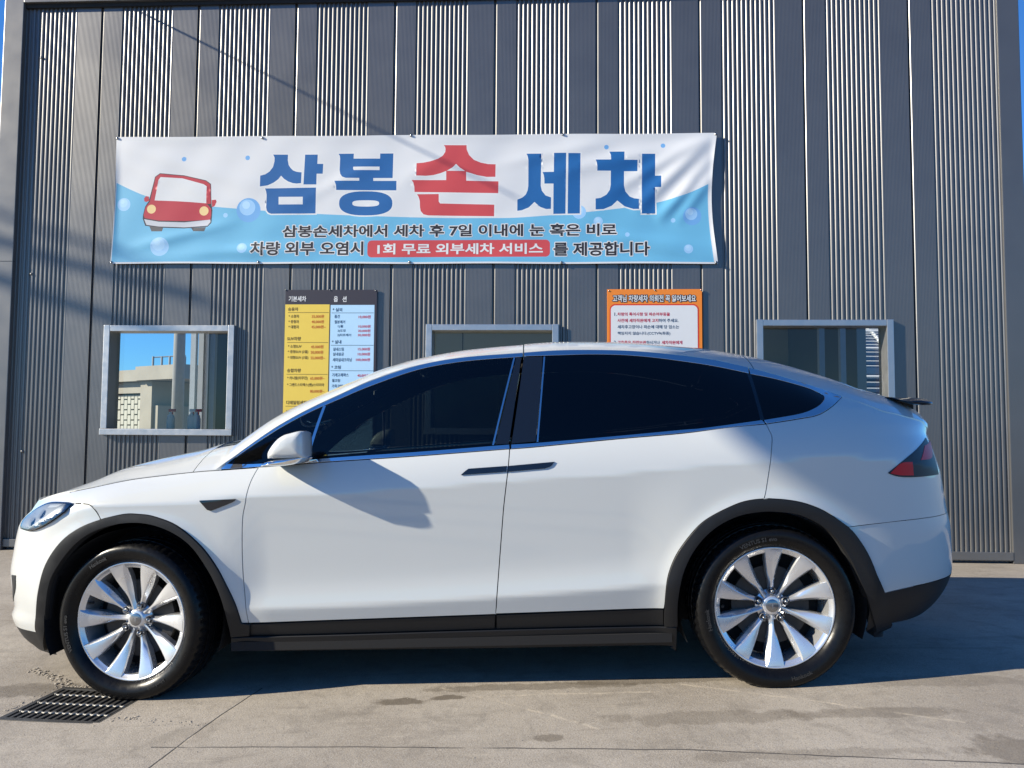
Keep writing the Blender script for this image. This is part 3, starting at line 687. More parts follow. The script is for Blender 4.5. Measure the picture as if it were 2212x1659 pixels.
# plain red car picture
K = lambda p: ban.w(cv(233.1, 271.1, .18298, p))
REG.append((K([(415,1060),(440,960),(485,893),(530,720),(560,610),(620,566),(900,588),(1160,648),(1217,690),(1224,940),(1232,1000),(1222,1150),(1180,1196),(900,1216),(600,1206),(440,1184),(412,1100)]), [], 'p_navy'))
for n, pts, m, h in (('cabin', [(500,885),(540,720),(567,615),(622,575),(900,596),(1158,656),(1208,695),(1214,880),(1214,925),(500,925)], 'p_carred', .0034),
                     ('windscreen', [(552,885),(600,645),(627,612),(880,624),(1128,692),(1166,717),(1160,918),(1000,905),(800,893)], 'p_white', .0046),
                     ('bonnet', [(423,1060),(446,965),(500,897),(560,897),(640,902),(800,895),(1000,912),(1100,917),(1175,931),(1218,985),(1217,1060),(1205,1112),(900,1128),(600,1123),(435,1094)], 'p_carred', .0052),
                     ('bumper', [(428,1106),(600,1136),(900,1143),(1208,1110),(1211,1140),(1176,1184),(900,1203),(600,1193),(455,1173)], 'p_cargrey', .0052),
                     ('wheel', [(490,1190),(655,1205),(640,1250),(515,1250)], 'p_tyre', .0034), ('wheel', [(985,1210),(1160,1200),(1140,1250),(1010,1250)], 'p_tyre', .0034),
                     ('door_mirror', [(430,860),(450,835),(485,840),(492,890),(455,905),(432,895)], 'p_carred', .0034), ('door_mirror', [(1225,880),(1275,876),(1284,900),(1260,950),(1228,965)], 'p_carred', .0034)):
    REG.append((K(pts), [], m))
for (x, y, r) in ((515, 988, 52), (1132, 1008, 54)):
    reg_disc(233.1 + x * .18298, 271.1 + y * .18298, r * .18298, 'p_cream')
def banner_cloth():
    ring = [(ee(u, zbot(u)), zbot(u)) for u in np.linspace(0, 1, 181)] + [(ee(1, z), z) for z in np.linspace(_br[1], _tr[1], 42)[1:-1]] + [(ee(u, ztop(u)), ztop(u)) for u in np.linspace(1, 0, 181)] + [(ee(0, z), z) for z in np.linspace(_tl[1], _bl[1], 42)[1:-1]]
    ring = np.array(ring); pts = [ring]; edges = [(i, (i + 1) % len(ring)) for i in range(len(ring))]; b = len(ring)
    for o, hs, m in REG:
        for l in [o] + list(hs):
            l = resample(l, .05); n = len(l); pts.append(l); edges += [(b + i, b + (i + 1) % n) for i in range(n)]; b += n
    st = .024; g = []
    for k, z in enumerate(np.arange(BZ0, BZ1, st * .87)): g += [(x, z) for x in np.arange(BS0 + (st / 2 if k % 2 else 0), BS1, st)]
    g = np.array(g); g = g[pip(g, offset_poly(ring, -.008))]; pts.append(g); allp = np.concatenate(pts)
    r = delaunay_2d_cdt([Vector((float(p[0]), float(p[1]))) for p in allp], edges, [], 0, 1e-6)
    P = np.array([(v.x, v.y) for v in r[0]]); T = np.array([f for f in r[2] if len(f) == 3]); c = P[T].mean(1); ok = pip(c, ring); T = T[ok]; c = c[ok]
    names = ['cloth']; idx = np.zeros(len(T), int)
    for o, hs, m in REG:
        if m not in names: names.append(m)
        lo, hi = np.min(o, 0), np.max(o, 0); cand = np.where((c[:, 0] > lo[0]) & (c[:, 0] < hi[0]) & (c[:, 1] > lo[1]) & (c[:, 1] < hi[1]))[0]; ins = pip(c[cand], o)
        for h in hs: ins &= ~pip(c[cand], h)
        idx[cand[ins]] = names.index(m)
    a = P[T]; ar = (a[:, 1, 0] - a[:, 0, 0]) * (a[:, 2, 1] - a[:, 0, 1]) - (a[:, 1, 1] - a[:, 0, 1]) * (a[:, 2, 0] - a[:, 0, 0]); T[ar < 0] = T[ar < 0][:, ::-1]
    mk('printed_cloth', ban.lift(P, 0), T, [M[n] for n in names], ban.o, smooth=True, fmat=idx)
banner_cloth()
for (px, py) in ((254, 299), (567, 298), (888, 293), (1216, 291), (1546, 290), (241, 567), (558, 566), (885, 566.5), (1213, 567), (1547, 567)):
    s, z = wallpt(px, py, .02); q = ban.lift(np.array([(s, z)]), .001)[0]
    b = MB(); b.lathe([(0, -.012), (.007, -.011), (.012, -.005), (.013, 0)], 14); b.build('fixing_screw', M['nut'], ban.o, True, loc=tuple(q))

# ------------------------------------------------------------------ boards
def board(name, tl, tr, zb_, label):
    a = wallpt(*tl, .016); b = wallpt(*tr, .016); sh = Sheet(name, (a[0] + b[0]) / 2, zb_, .008)
    tag(sh.o, label, 'sign')
    return sh, a[0], b[0], (a[1] + b[1]) / 2
PX = lambda x: 596.4 + x * .18625; PY = lambda y: 612.7 + y * .18625
ps, pa, pb, pz = board('price_board', (617, 626), (815, 626), .78, 'dark headed price list board with yellow and pale blue columns')
off_ = lambda x, y: wallpt(PX(x), PY(y), .016)
MB().box((pa - ps.s0, -.010, 0), (pb - ps.s0, 0, pz - ps.z0), .002).build('backing_panel', M['p_navy'], ps.o)
ya, yb_ = off_(108, 242), off_(622, 242); ba, bb = off_(634, 248), off_(1142, 248)
ps.poly('yellow_column', [(ya[0], .80), (yb_[0], .80), (yb_[0], ya[1]), (ya[0], ya[1])], M['p_yellow'], .0108, step=.4)
ps.poly('blue_column', [(ba[0], .80), (bb[0], .80), (bb[0], ba[1]), (ba[0], ba[1])], M['p_pale'], .0108, step=.4)
def T(t, x0, x1, y0, y1, m, w=.012): ps.text(t, (PX(x0), PX(x1), PY(y0), PY(y1)), M[m], .0116, w)
T('기본세차', 150, 355, 146, 210, 'p_white', .024); T('옵', 672, 722, 148, 214, 'p_white', .024); T('션', 772, 822, 148, 214, 'p_white', .024)
for t, x0, x1, y0, y1 in (('승용차', 143, 262, 277, 320), ('SUV차량', 133, 293, 618, 662), ('승합차량', 132, 292, 986, 1030), ('디테일링세차', 122, 360, 1358, 1402)): T(t, x0, x1, y0, y1, 'p_brown', .02)
for t, x0, x1, y0, y1 in (('* 소형차', 150, 272, 362, 400), ('* 중형차', 148, 270, 424, 462), ('* 대형차', 147, 270, 484, 524), ('* 소형SUV', 142, 300, 710, 748), ('* 중형SUV (2열)', 140, 377, 772, 815), ('* 대형SUV (3열)', 138, 378, 840, 882), ('* 카니발(리무진)', 133, 370, 1076, 1120), ('* 그랜드스타렉스(밴)/스타리아', 132, 562, 1156, 1198), ('* 광', 120, 178, 1462, 1500)): T(t, x0, x1, y0, y1, 'p_brown', .014)
for t, x0, x1, y0, y1 in (('35,000원', 417, 560, 362, 404), ('40,000원', 415, 558, 424, 465), ('45,000원~', 413, 580, 483, 525), ('45,000원', 408, 552, 713, 756), ('50,000원', 406, 550, 776, 820), ('55,000원~', 404, 572, 841, 884), ('65,000원~', 400, 566, 1078, 1120), ('80,000원~', 397, 565, 1229, 1270)): T(t, x0, x1, y0, y1, 'p_orangetext', .016)
for t, x0, x1, y0, y1 in (('* 실외', 660, 770, 283, 326), ('* 실내', 652, 760, 656, 698), ('* 코팅', 645, 755, 950, 992)): T(t, x0, x1, y0, y1, 'p_navytext', .02)
for t, x0, x1, y0, y1 in (('폼건', 680, 742, 362, 402), ('철분제거', 680, 803, 427, 465), ('1)휠', 720, 780, 480, 516), ('2)도장', 716, 812, 531, 566), ('3)타르제거', 714, 873, 582, 618), ('실내스팀', 664, 788, 742, 782), ('실내살균', 662, 790, 800, 838), ('세미실내크리닝', 660, 880, 864, 905), ('기계고체왁스', 652, 845, 1040, 1080), ('휠코팅', 652, 745, 1105, 1143), ('가죽코팅', 648, 775, 1170, 1208)): T(t, x0, x1, y0, y1, 'p_navytext', .014)
for t, x0, x1, y0, y1 in (('10,000원', 960, 1100, 368, 408), ('10,000원', 957, 1098, 480, 517), ('20,000원', 953, 1096, 531, 567), ('30,000원', 950, 1096, 580, 616), ('15,000원', 953, 1092, 742, 780), ('10,000원', 950, 1092, 800, 838), ('100,000원', 930, 1092, 865, 903), ('40,000원', 945, 1085, 1048, 1086)): T(t, x0, x1, y0, y1, 'p_crimson', .014)
for (x0, x1, y, m) in ((138, 612, 336, 'p_brown'), (130, 605, 683, 'p_brown'), (122, 598, 1051, 'p_brown'), (110, 596, 1421, 'p_brown'), (645, 1133, 340, 'p_navytext'), (637, 1130, 715, 'p_navytext'), (630, 1130, 1010, 'p_navytext')):
    a = off_(x0, y); b = off_(x1, y); ps.poly('rule_line', [(a[0], a[1] - .002), (b[0], a[1] - .002), (b[0], a[1] + .002), (a[0], a[1] + .002)], M[m], .0113, step=1)
for (x, y) in ((112, 75), (628, 75), (1148, 80)):
    s, z = off_(x, y); b = MB(); b.lathe([(0, -.006), (.005, -.005), (.007, 0)], 10); b.build('fixing_screw', M['nut'], ps.o, True, loc=(s - ps.s0, -.0105, z - ps.z0))

NX = lambda x: 1301.2 + x * .10295; NY = lambda y: 612.7 + y * .10295
ns, na, nb, nz = board('notice_board', (NX(102), NY(122)), (NX(2090), NY(112)), .78, 'orange bordered customer notice board with rounded white panel')
noff = lambda x, y: wallpt(NX(x), NY(y), .016)
MB().box((na - ns.s0, -.010, 0), (nb - ns.s0, 0, nz - ns.z0), .002).build('backing_panel', M['p_orange'], ns.o)
a = noff(152, 430); b = noff(2022, 430); ns.poly('red_border', rrect(a[0], .84, b[0], a[1], .05), M['p_redline'], .0106, step=.4)
a = noff(177, 458); b = noff(1994, 458); ns.poly('white_panel', rrect(a[0], .85, b[0], a[1], .042), M['p_white'], .0112, step=.4)
def U(t, x0, x1, y0, y1, m, w=.014, **k): ns.text(t, (NX(x0), NX(x1), NY(y0), NY(y1)), M[m], k.pop('h', .0120), w, **k)
U('고객님 차량세차 의뢰전 꼭 읽어보세요', 215, 1955, 240, 388, 'p_white', .02, halo=.006, halo_m=M['p_navy'], h=.0125)
U('1.', 250, 303, 610, 680, 'p_navytext'); U('차량의 특이사항 및 파손여부등을', 312, 1412, 606, 682, 'p_crimson', .02)
U('사전에 세차직원에게 고지', 312, 1170, 738, 815, 'p_crimson', .02); U('하여 주세요.', 1178, 1592, 738, 815, 'p_navytext')
U('세차후고장이나 파손에 대해 당 업소는', 315, 1605, 872, 948, 'p_navytext'); U('책임지지 않습니다.(CCTV녹화중)', 315, 1420, 1010, 1090, 'p_navytext')
U('2.', 240, 298, 1200, 1270, 'p_navytext'); U('귀중품은 직접보관', 312, 912, 1200, 1276, 'p_crimson', .02); U('하시거나', 920, 1200, 1200, 1276, 'p_navytext'); U('세차직원에게', 1240, 1672, 1200, 1276, 'p_crimson', .02)
for (x, y) in ((135, 152), (1095, 138), (2072, 138)):
    s, z = noff(x, y); b = MB(); b.lathe([(0, -.006), (.005, -.005), (.007, 0)], 10); b.build('fixing_screw', M['nut'], ns.o, True, loc=(s - ns.s0, -.0105, z - ns.z0))

# ------------------------------------------------------------------ the car: one smooth side surface y = -W(x, z); every panel is cut from it
CYAW, CTILT, HUBZ, WB_ = 0.0273, 0.0337, 0.352, 2.965
cx_ = Vector((math.cos(CYAW) * math.cos(CTILT), -math.sin(CYAW) * math.cos(CTILT), math.sin(CTILT)))
cy_ = Vector((math.sin(CYAW), math.cos(CYAW), 0)); cz_ = cx_.cross(cy_)
CO = Vector((1.1993, 3.4547, .365)) - WB_ * cx_ + .955 * cy_ - HUBZ * cz_
MC = Matrix(((cx_.x, cy_.x, cz_.x, CO.x), (cx_.y, cy_.y, cz_.y, CO.y), (cx_.z, cy_.z, cz_.z, CO.z), (0, 0, 0, 1)))
MCI = MC.inverted()
CAMC = np.array(MCI @ CAMP)
def cray(px, py):
    d = ray(px, py); return np.array((d.dot(cx_), d.dot(cy_), d.dot(cz_)))
def unp(px, py, w):
    d = cray(px, py); t = (-w - CAMC[1]) / d[1]; p = CAMC + d * t; return p[0], p[2]
def cproj(P):
    P = np.atleast_2d(P); Q = P @ np.array(MC.to_3x3()).T + np.array(CO) - np.array(CAMP)
    z = Q @ np.array(_fw); return 1106 + FPX * (Q @ np.array(RT)) / z, 829.5 - FPX * (Q @ np.array(UP)) / z
def key(l):
    q = np.array([(*unp(a, b, w), w) for a, b, w in l]); return q
kb = key([(96, 1080, .66), (150, 1063, .74), (200, 1053, .79), (283, 1036, .83), (377, 1024, .86), (473, 1015, .885), (550, 1010, .91), (667, 1001, .935), (737, 996, .94), (904, 985, .95), (1097, 970, .955), (1164, 965, .955), (1337, 948, .952), (1475, 936, .945),
          (1575, 923, .935), (1655, 916, .925), (1725, 904, .90), (1800, 889, .86), (1860, 885, .82), (1908, 890, .77), (1975, 906, .68), (2018, 919, .60)])
ZB = pchip(kb[:, 0], kb[:, 1])
kr = key([(473, 1011, .88), (533, 966, .845), (600, 920, .79), (667, 883, .745), (737, 850, .705), (804, 820, .67), (904, 788, .635), (1004, 771, .615), (1131, 761, .60), (1204, 756, .595), (1271, 755, .595), (1337, 756, .60), (1404, 760, .605), (1475, 767, .615), (1541, 776, .63),
          (1615, 793, .65), (1675, 808, .67), (1741, 828, .70), (1791, 845, .72), (1821, 856, .735), (1860, 871, .74), (1908, 889, .74), (1975, 905, .66), (2018, 918, .59)])
ZR_ = pchip(kr[:, 0], kr[:, 1])
k2 = key([(60, 1140, .9), (207, 1092, .97), (437, 1082, .98), (560, 1072, .985), (737, 1066, .99), (887, 1056, .99), (1090, 1041, .995), (1300, 1028, .995), (1475, 1012, .995), (1651, 996, .99), (1800, 985, .96), (1960, 1000, .85), (2040, 1020, .7)])
Z2 = pchip(k2[:, 0], k2[:, 1])
k1 = key([(547, 1320, .99), (737, 1312, .99), (1071, 1293, .99), (1337, 1273, .99), (1434, 1265, .99)]); Z1 = pchip(k1[:, 0], k1[:, 1])
PF, PR = 3.0, 3.3
ns_ = key([(70, 1104, .70), (48, 1122, .74), (35, 1155, .75), (27, 1195, .75), (20, 1239, .75), (23, 1290, .75), (24, 1313, .75), (14, 1336, .75), (17, 1353, .75), (33, 1383, .74), (60, 1400, .72)])
LF = pchip(ns_[:, 1], -ns_[:, 0] / (1 - (.75 / .985) ** PF) ** (1 / PF))
ts_ = key([(2028, 910, .66), (2022, 925, .68), (2019, 941, .70), (2028, 985, .72), (2035, 1026, .72), (2048, 1100, .72), (2058, 1146, .72), (2061, 1189, .72), (2063, 1233, .72), (2058, 1260, .72), (2041, 1299, .72), (2008, 1333, .72), (1975, 1346, .72), (1930, 1358, .72)])
LR = pchip(ts_[:, 1], (ts_[:, 0] - 2.9) / (1 - .72 ** PR) ** (1 / PR))
W2 = pchip([-1, 0, .6, 2, 3, 3.4, 4.2], [.985, .985, .99, .997, .997, .99, .97])
WBp = pchip([-1.2, -.4, 0, .5, .8, 1.2, 1.8, 2.3, 2.8, 3.1, 3.4, 3.7, 4.2], [.84, .86, .87, .90, .925, .945, .955, .95, .935, .905, .855, .81, .78])
WRp0 = pchip(kr[:, 0], kr[:, 2])
def TFR(x, z):
    a = np.clip(-x / LF(z), 0, 1); b = np.clip((x - 2.9) / LR(z), 0, 1)
    return (1 - a ** PF) ** (1 / PF) * (1 - b ** PR) ** (1 / PR)
XA = kr[0, 0]; XT = unp(1908, 889, .74)[0]
def WRp(x):      # pre-taper rail width; equals the belt width where there is no greenhouse
    g = sstep(XA, XA + .08, x) * (1 - sstep(XT - .25, XT + .05, x)); return g * WRp0(x) + (1 - g) * WBp(x)
def ZRf(x): return np.where(np.asarray(x) < XA, ZB(x) + .003, np.maximum(ZR_(x), ZB(x) + .003))
def W(x, z):
    x = np.asarray(x, float); z = np.asarray(z, float)
    zb, zr, z2, z1 = ZB(x), ZRf(x), Z2(x), Z1(x); wb, wr, w2 = WBp(x), WRp(x), W2(x)
    z2 = np.minimum(z2, zb - .05)
    door = sstep(.42, .66, x) * (1 - sstep(2.30, 2.62, x))
    lo = w2 + .085 * (z - z2) * door + .03 * (z - z2) * (1 - door) + door * (.25 * sp(z1 + .10 - z, .03) - .50 * sp(z1 - z, .004)) - (1 - door) * .35 * sp(.42 - z, .04)
    t = np.clip((z - z2) / np.maximum(.02, zb - z2), 0, 1); up = w2 - (w2 - wb) * (.42 * t + .58 * t ** 2.0)
    u = np.clip((z - zb) / np.maximum(.003, zr - zb), 0, 1); gh_ = wb + (wr - wb) * u + .02 * 4 * u * (1 - u) * sstep(.02, .2, zr - zb)
    k2_ = sstep(z2 - .016, z2 + .016, z); w = np.where(z < zb, lo * (1 - k2_) + up * k2_, gh_)
    for hx in (0.0, WB_):
        r = np.hypot(x - hx, z - HUBZ); w = w + .012 * np.exp(-((r - .47) / .05) ** 2) * (z > .1) * (1 - sstep(z2 - .12, z2, z))
    return w * TFR(x, z)
def nrm(x, z, e=.004):
    wx = (W(x + e, z) - W(x - e, z)) / (2 * e); wz = (W(x, z + e) - W(x, z - e)) / (2 * e)
    n = np.stack([-wx, -np.ones_like(wx), -wz], -1); return n / np.linalg.norm(n, axis=1)[:, None]
def P1(px, py):
    """the point of the side surface seen at a picture position, in car coordinates (x, z)"""
    d = cray(px, py); ys = np.linspace(-1.12, -.02, 260); t = (ys - CAMC[1]) / d[1]; x = CAMC[0] + d[0] * t; z = CAMC[2] + d[2] * t
    f = ys + W(x, z); i = np.argmax(f > 0)
    if not (f > 0).any() or i == 0: return unp(px, py, .72)
    a, b = ys[i-1], ys[i]
    for _ in range(18):
        m = (a + b) / 2; t = (m - CAMC[1]) / d[1]
        if m + float(W(CAMC[0] + d[0] * t, CAMC[2] + d[2] * t)) > 0: b = m
        else: a = m
    t = (a - CAMC[1]) / d[1]; return CAMC[0] + d[0] * t, CAMC[2] + d[2] * t
car = empty('parked_car', MC); tag(car, 'white five door electric crossover car with silver turbine wheels', 'car')

def loop(*segs, n=5):
    """closed outline from spline segments given in picture positions; corners where segments meet"""
    out = []
    for s in segs:
        q = [P1(*p) for p in s]
        q = curve_pts(q, n) if len(q) > 2 else q
        out += [tuple(v) for v in (q if len(s) == 1 else q[:-1] if False else q)]
    o = [out[0]]
    for p in out[1:]:
        if math.hypot(p[0] - o[-1][0], p[1] - o[-1][1]) > .0015: o.append(p)
    if math.hypot(o[0][0] - o[-1][0], o[0][1] - o[-1][1]) < .0015: o.pop()
    return o
def panel(name, outline, m, off=0.0, gap=.0022, depth=.016, step=.03, holes=(), both=True, parent=None, fl=None):
    out = offset_poly(outline, -gap) if gap else np.asarray(outline)
    P, T, L = tri_poly(out, [np.asarray(h) for h in holes], step)
    w = W(P[:, 0], P[:, 1]) + off; V = np.stack([P[:, 0], -w, P[:, 1]], -1); N = nrm(P[:, 0], P[:, 1])
    vs = list(V); nn = list(N); fs = [tuple(t) for t in T]
    for l in L:
        l = l[l >= 0]; k = len(l); b = len(vs)
        e = P[np.roll(l, -1)] - P[np.roll(l, 1)]; e /= np.maximum(1e-9, np.linalg.norm(e, axis=1))[:, None]
        for j in range(k):
            q = V[l[j]]; n_ = N[l[j]]; side = np.array((e[j][1], 0, -e[j][0]))
            vs += [q, q - n_ * .0022 + side * .0, q + np.array((0, depth, 0))]; 
            nn += [n_, (n_ + side) / np.linalg.norm(n_ + side), side]
        for j in range(k):
            j2 = (j + 1) % k
            for a in (0, 1): fs.append((b + 3*j + a, b + 3*j + a + 1, b + 3*j2 + a + 1, b + 3*j2 + a))
    vs = np.array(vs); nn = np.array(nn)
    o = mk(name, vs, fs, m, parent or car, normals=nn)
    if both:
        mk(name, vs * np.array([1, -1, 1]), [f[::-1] for f in fs], m, car, normals=nn * np.array([1, -1, 1]))
    return o

# outlines (picture positions on the near side)
archF_o = [(78, 1359), (80, 1319), (85, 1273), (100, 1219), (130, 1173), (167, 1143), (213, 1123), (267, 1111), (300, 1111), (333, 1116), (383, 1136), (433, 1178), (467, 1223), (490, 1266), (510, 1309), (522, 1346)]
archF_i = [(100, 1406), (99, 1356), (101, 1313), (110, 1256), (133, 1213), (167, 1173), (207, 1147), (262, 1131), (317, 1131), (367, 1147), (410, 1176), (443, 1219), (467, 1263), (483, 1306), (496, 1355), (500, 1376)]
archR_o = [(1434, 1353), (1436, 1306), (1441, 1256), (1454, 1213), (1475, 1177), (1508, 1137), (1541, 1113), (1591, 1089), (1625, 1080), (1661, 1077), (1701, 1080), (1741, 1088), (1785, 1106), (1833, 1139), (1858, 1169), (1878, 1203), (1893, 1240), (1903, 1262), (1911, 1283), (1917, 1320), (1918, 1359)]
archR_i = [(1463, 1353), (1464, 1299), (1475, 1240), (1501, 1186), (1541, 1143), (1591, 1116), (1641, 1106), (1681, 1106), (1728, 1113), (1775, 1136), (1808, 1166), (1835, 1206), (1858, 1256), (1875, 1299), (1886, 1339), (1888, 1376)]
hoodcut = [(150, 1063), (200, 1053), (283, 1036), (377, 1024)]
chrL = [(473, 1015), (550, 1010), (667, 1001), (737, 996), (904, 985), (1097, 970)]
chrLr = [(1101, 970), (1164, 965), (1337, 948), (1475, 936), (1575, 923), (1653, 916)]
doorF_front = [(558, 1010), (545, 1033), (537, 1053), (530, 1086), (524, 1120), (523, 1180), (525, 1239), (530, 1300), (537, 1346)]
split_lo = [(1101, 970), (1099, 996), (1096, 1026), (1089, 1086), (1086, 1120), (1077, 1239), (1071, 1327)]
doorR_rear = [(1655, 916), (1662, 930), (1668, 946), (1666, 980), (1656, 1053), (1651, 1077)]
def rev(l): return l[::-1]
Wm = M['white']
panel('front_fender', loop([(163, 1086)] + [(193, 1090), (207, 1103), (217, 1121)], archF_o[6:], [(522, 1346), (537, 1346)], rev(doorF_front), [(558, 1010), (473, 1016)], rev(hoodcut + [(473, 1015)]), [(150, 1063), (163, 1086)]), Wm)
panel('front_door', loop(doorF_front, [(537, 1346), (737, 1339), (1071, 1327)], rev(split_lo), rev(chrL[1:])), Wm, step=.022)
panel('rear_door', loop(split_lo, [(1071, 1326), (1434, 1315)], [(1434, 1315), (1436, 1306)] + archR_o[2:10], [(1651, 1077)], rev(doorR_rear), rev(chrLr)), Wm, step=.022)
XQ = 3.70
q_in = loop(doorR_rear, archR_o[9:14], [(1833, 1139), (1880, 1133), (1941, 1126)], [(1941, 1126), (1950, 1060), (1950, 960), (1940, 898)], [(1940, 898), (1908, 890), (1821, 855)], [(1821, 855), (1801, 875), (1768, 896), (1725, 905), (1655, 916)])
panel('rear_quarter', q_in, Wm)
# lower black door skins, sill
panel('door_cladding', loop([(540, 1349), (540, 1373)], [(540, 1373), (737, 1369), (1069, 1359)], [(1069, 1359), (1070, 1329)], [(1070, 1329), (737, 1341), (540, 1349)]), M['plastic'], -.004)
panel('door_cladding', loop([(1072, 1329), (1072, 1359)], [(1072, 1359), (1434, 1352)], [(1434, 1352), (1434, 1317)]), M['plastic'], -.004)
for seg_, (a, b_) in enumerate((((500, 1377), (503, 1406)),)):
    panel('sill', loop([(500, 1377), (503, 1406)], [(503, 1406), (737, 1403), (1071, 1399), (1417, 1393), (1445, 1397), (1460, 1406)], [(1460, 1406), (1462, 1354)], [(1462, 1354), (1071, 1361), (737, 1371), (500, 1377)]), M['plastic'], .012, depth=.12)
for o_, i_, ex in ((archF_o, archF_i, [(540, 1349), (540, 1373)]), (archR_o, archR_i, [(1905, 1374)])):
    panel('wheel_arch_cladding', loop(o_, ex, rev(i_)), M['plastic'], .010, gap=.001, depth=.09, step=.035)

# glazing
g_up1 = [(488, 1001), (533, 970), (600, 926), (667, 890), (737, 857)]
g_tri = loop([(492, 1000), (533, 971), (600, 927), (667, 891), (696, 877)], [(696, 877), (660, 990)], [(660, 990), (567, 1000), (492, 1001)])
panel('quarter_glass', g_tri, M['sideglass'], -.004, gap=0, depth=.004)
panel('front_door_glass', loop([(704, 874), (737, 860), (804, 832), (904, 798), (1004, 780), (1108, 772)], [(1108, 772), (1087, 865), (1062, 962)], [(1062, 962), (904, 974), (737, 986), (668, 990)]), M['sideglass'], -.004, gap=0, depth=.004)
panel('b_pillar_cover', loop([(1114, 771), (1127, 771)], [(1127, 771), (1114, 865), (1100, 959)], [(1100, 959), (1068, 961)], [(1068, 961), (1092, 865), (1114, 771)]), M['gloss'], -.003)
panel('b_pillar_cover', loop([(1131, 770), (1173, 770)], [(1173, 770), (1167, 860), (1158, 954)], [(1158, 954), (1104, 959)], [(1104, 959), (1118, 865), (1131, 770)]), M['gloss'], -.003)
panel('rear_door_glass', loop([(1179, 770), (1271, 766), (1337, 767), (1404, 772), (1475, 781), (1541, 791), (1616, 807)], [(1616, 807), (1632, 860), (1645, 906)], [(1645, 906), (1521, 923), (1475, 927), (1337, 940), (1164, 955)]), M['darkglass'], -.004, gap=0, depth=.004)
panel('rear_quarter_glass', loop([(1621, 808), (1675, 819), (1741, 837), (1770, 849)], [(1770, 849), (1780, 856), (1776, 868), (1758, 881), (1725, 893), (1650, 906)], [(1650, 906), (1637, 860), (1621, 808)]), M['darkglass'], -.004, gap=0, depth=.004)
strip = lambda a, b_, w: loop([a, b_], [(b_[0] + w, b_[1]), (a[0] + w, a[1])])
panel('glass_divider', strip((698, 876), (661, 989), 6), M['chrome'], 0, gap=.0008, depth=.01)
panel('glass_divider', strip((1109, 772), (1063, 961), 4), M['chrome'], .001, gap=.0006, depth=.01)
panel('glass_divider', loop([(1614, 806), (1631, 860), (1643, 907)], [(1643, 907), (1651, 906)], [(1651, 906), (1638, 860), (1622, 808)]), M['gloss'], -.002, gap=0, depth=.01)
panel('glass_divider', strip((1174, 770), (1159, 954), 4), M['chrome'], .001, gap=.0006, depth=.01)
# chrome surround of the windows
panel('window_trim', loop([(476, 1014), (533, 968), (600, 922), (667, 885), (737, 852), (804, 822), (904, 789), (1004, 771.5), (1129, 762)], [(1129, 762), (1129, 770)], [(1129, 770), (1004, 780), (904, 798), (804, 832), (737, 860), (667, 891), (600, 927), (533, 971), (488, 1002)], [(488, 1002), (567, 1001), (737, 987), (904, 975.5), (1100, 960)], [(1100, 960), (1101, 969)], [(1101, 969), (904, 984), (737, 995), (667, 1000), (550, 1009), (476, 1014)]), M['chrome'], .002, gap=.001, step=.02, depth=.012)
panel('window_trim', loop([(1132, 761.5), (1204, 756.5), (1271, 755.5), (1337, 756.5), (1404, 760.5), (1475, 768), (1541, 777), (1615, 793)], [(1615, 793), (1618, 806)], [(1618, 806), (1541, 790), (1475, 780), (1404, 771), (1337, 766), (1271, 765), (1204, 767), (1132, 769)]), M['chrome'], .002, gap=.001, step=.02, depth=.012)
panel('window_trim', loop([(1104, 960), (1164, 956), (1337, 941), (1475, 928), (1521, 924), (1646, 907)], [(1646, 907), (1653, 915)], [(1653, 915), (1575, 923), (1475, 935), (1337, 947), (1164, 964), (1104, 969)]), M['chrome'], .002, gap=.001, step=.02, depth=.012)
panel('window_trim', loop([(1618, 794), (1675, 809), (1741, 829), (1791, 846), (1819, 856)], [(1819, 856), (1801, 874), (1768, 895), (1725, 904), (1656, 915)], [(1656, 915), (1650, 907)], [(1650, 907), (1725, 894), (1758, 882), (1776, 869), (1781, 856), (1770, 848)], [(1770, 848), (1741, 836), (1675, 818), (1621, 807)]), M['chrome'], .002, gap=.001, step=.02, depth=.012)

# ---- top surfaces: roof, windscreen, bonnet, tailgate
SIL = [(96, 1079), (100, 1077), (133, 1061), (177, 1041), (233, 1021), (300, 1003), (367, 986), (437, 974), (470, 966), (500, 956), (533, 936), (600, 898), (667, 866), (737, 834), (804, 805), (871, 783), (937, 768), (1004, 756), (1071, 748), (1131, 743), (1204, 739), (1271, 738), (1337, 740), (1404, 743), (1475, 750), (1541, 756), (1608, 768), (1675, 783), (1741, 801), (1808, 821), (1875, 845), (1915, 858), (1958, 875), (1991, 891), (2026, 907), (2060, 925)]
SILf = pchip([a for a, b in SIL], [b for a, b in SIL])
EXP = 3.6
ss = np.linspace(0, 1, 25)
def top_c(x):
    zr = float(ZRf(x)); wr = float(W(x, zr)); lo, hi = -.02, .30
    for _ in range(26):
        c = (lo + hi) / 2; z = zr + c * (1 - ss ** EXP); P = np.stack([np.full_like(ss, x), -wr * ss, z], -1); px, py = cproj(P)
        if (SILf(px) - py).max() > 0: hi = c
        else: lo = c
    return c
xs_top = np.linspace(float(kb[0, 0]) - .02, float(kr[-1, 0]), 60); cs_top = np.array([top_c(x) for x in xs_top])
cs_top = np.convolve(np.pad(cs_top, 2, mode='edge'), np.ones(5) / 5, 'valid'); XTIP = -float(LF(ZB(kb[0, 0]))) + .002; TOPC = pchip(np.concatenate([[XTIP], xs_top]), np.concatenate([[.004], np.maximum(.004, cs_top)]))
def topz(x, w, wr, zr): return zr + TOPC(x) * (1 - np.clip(np.abs(w) / np.maximum(.01, wr), 0, 1) ** EXP)
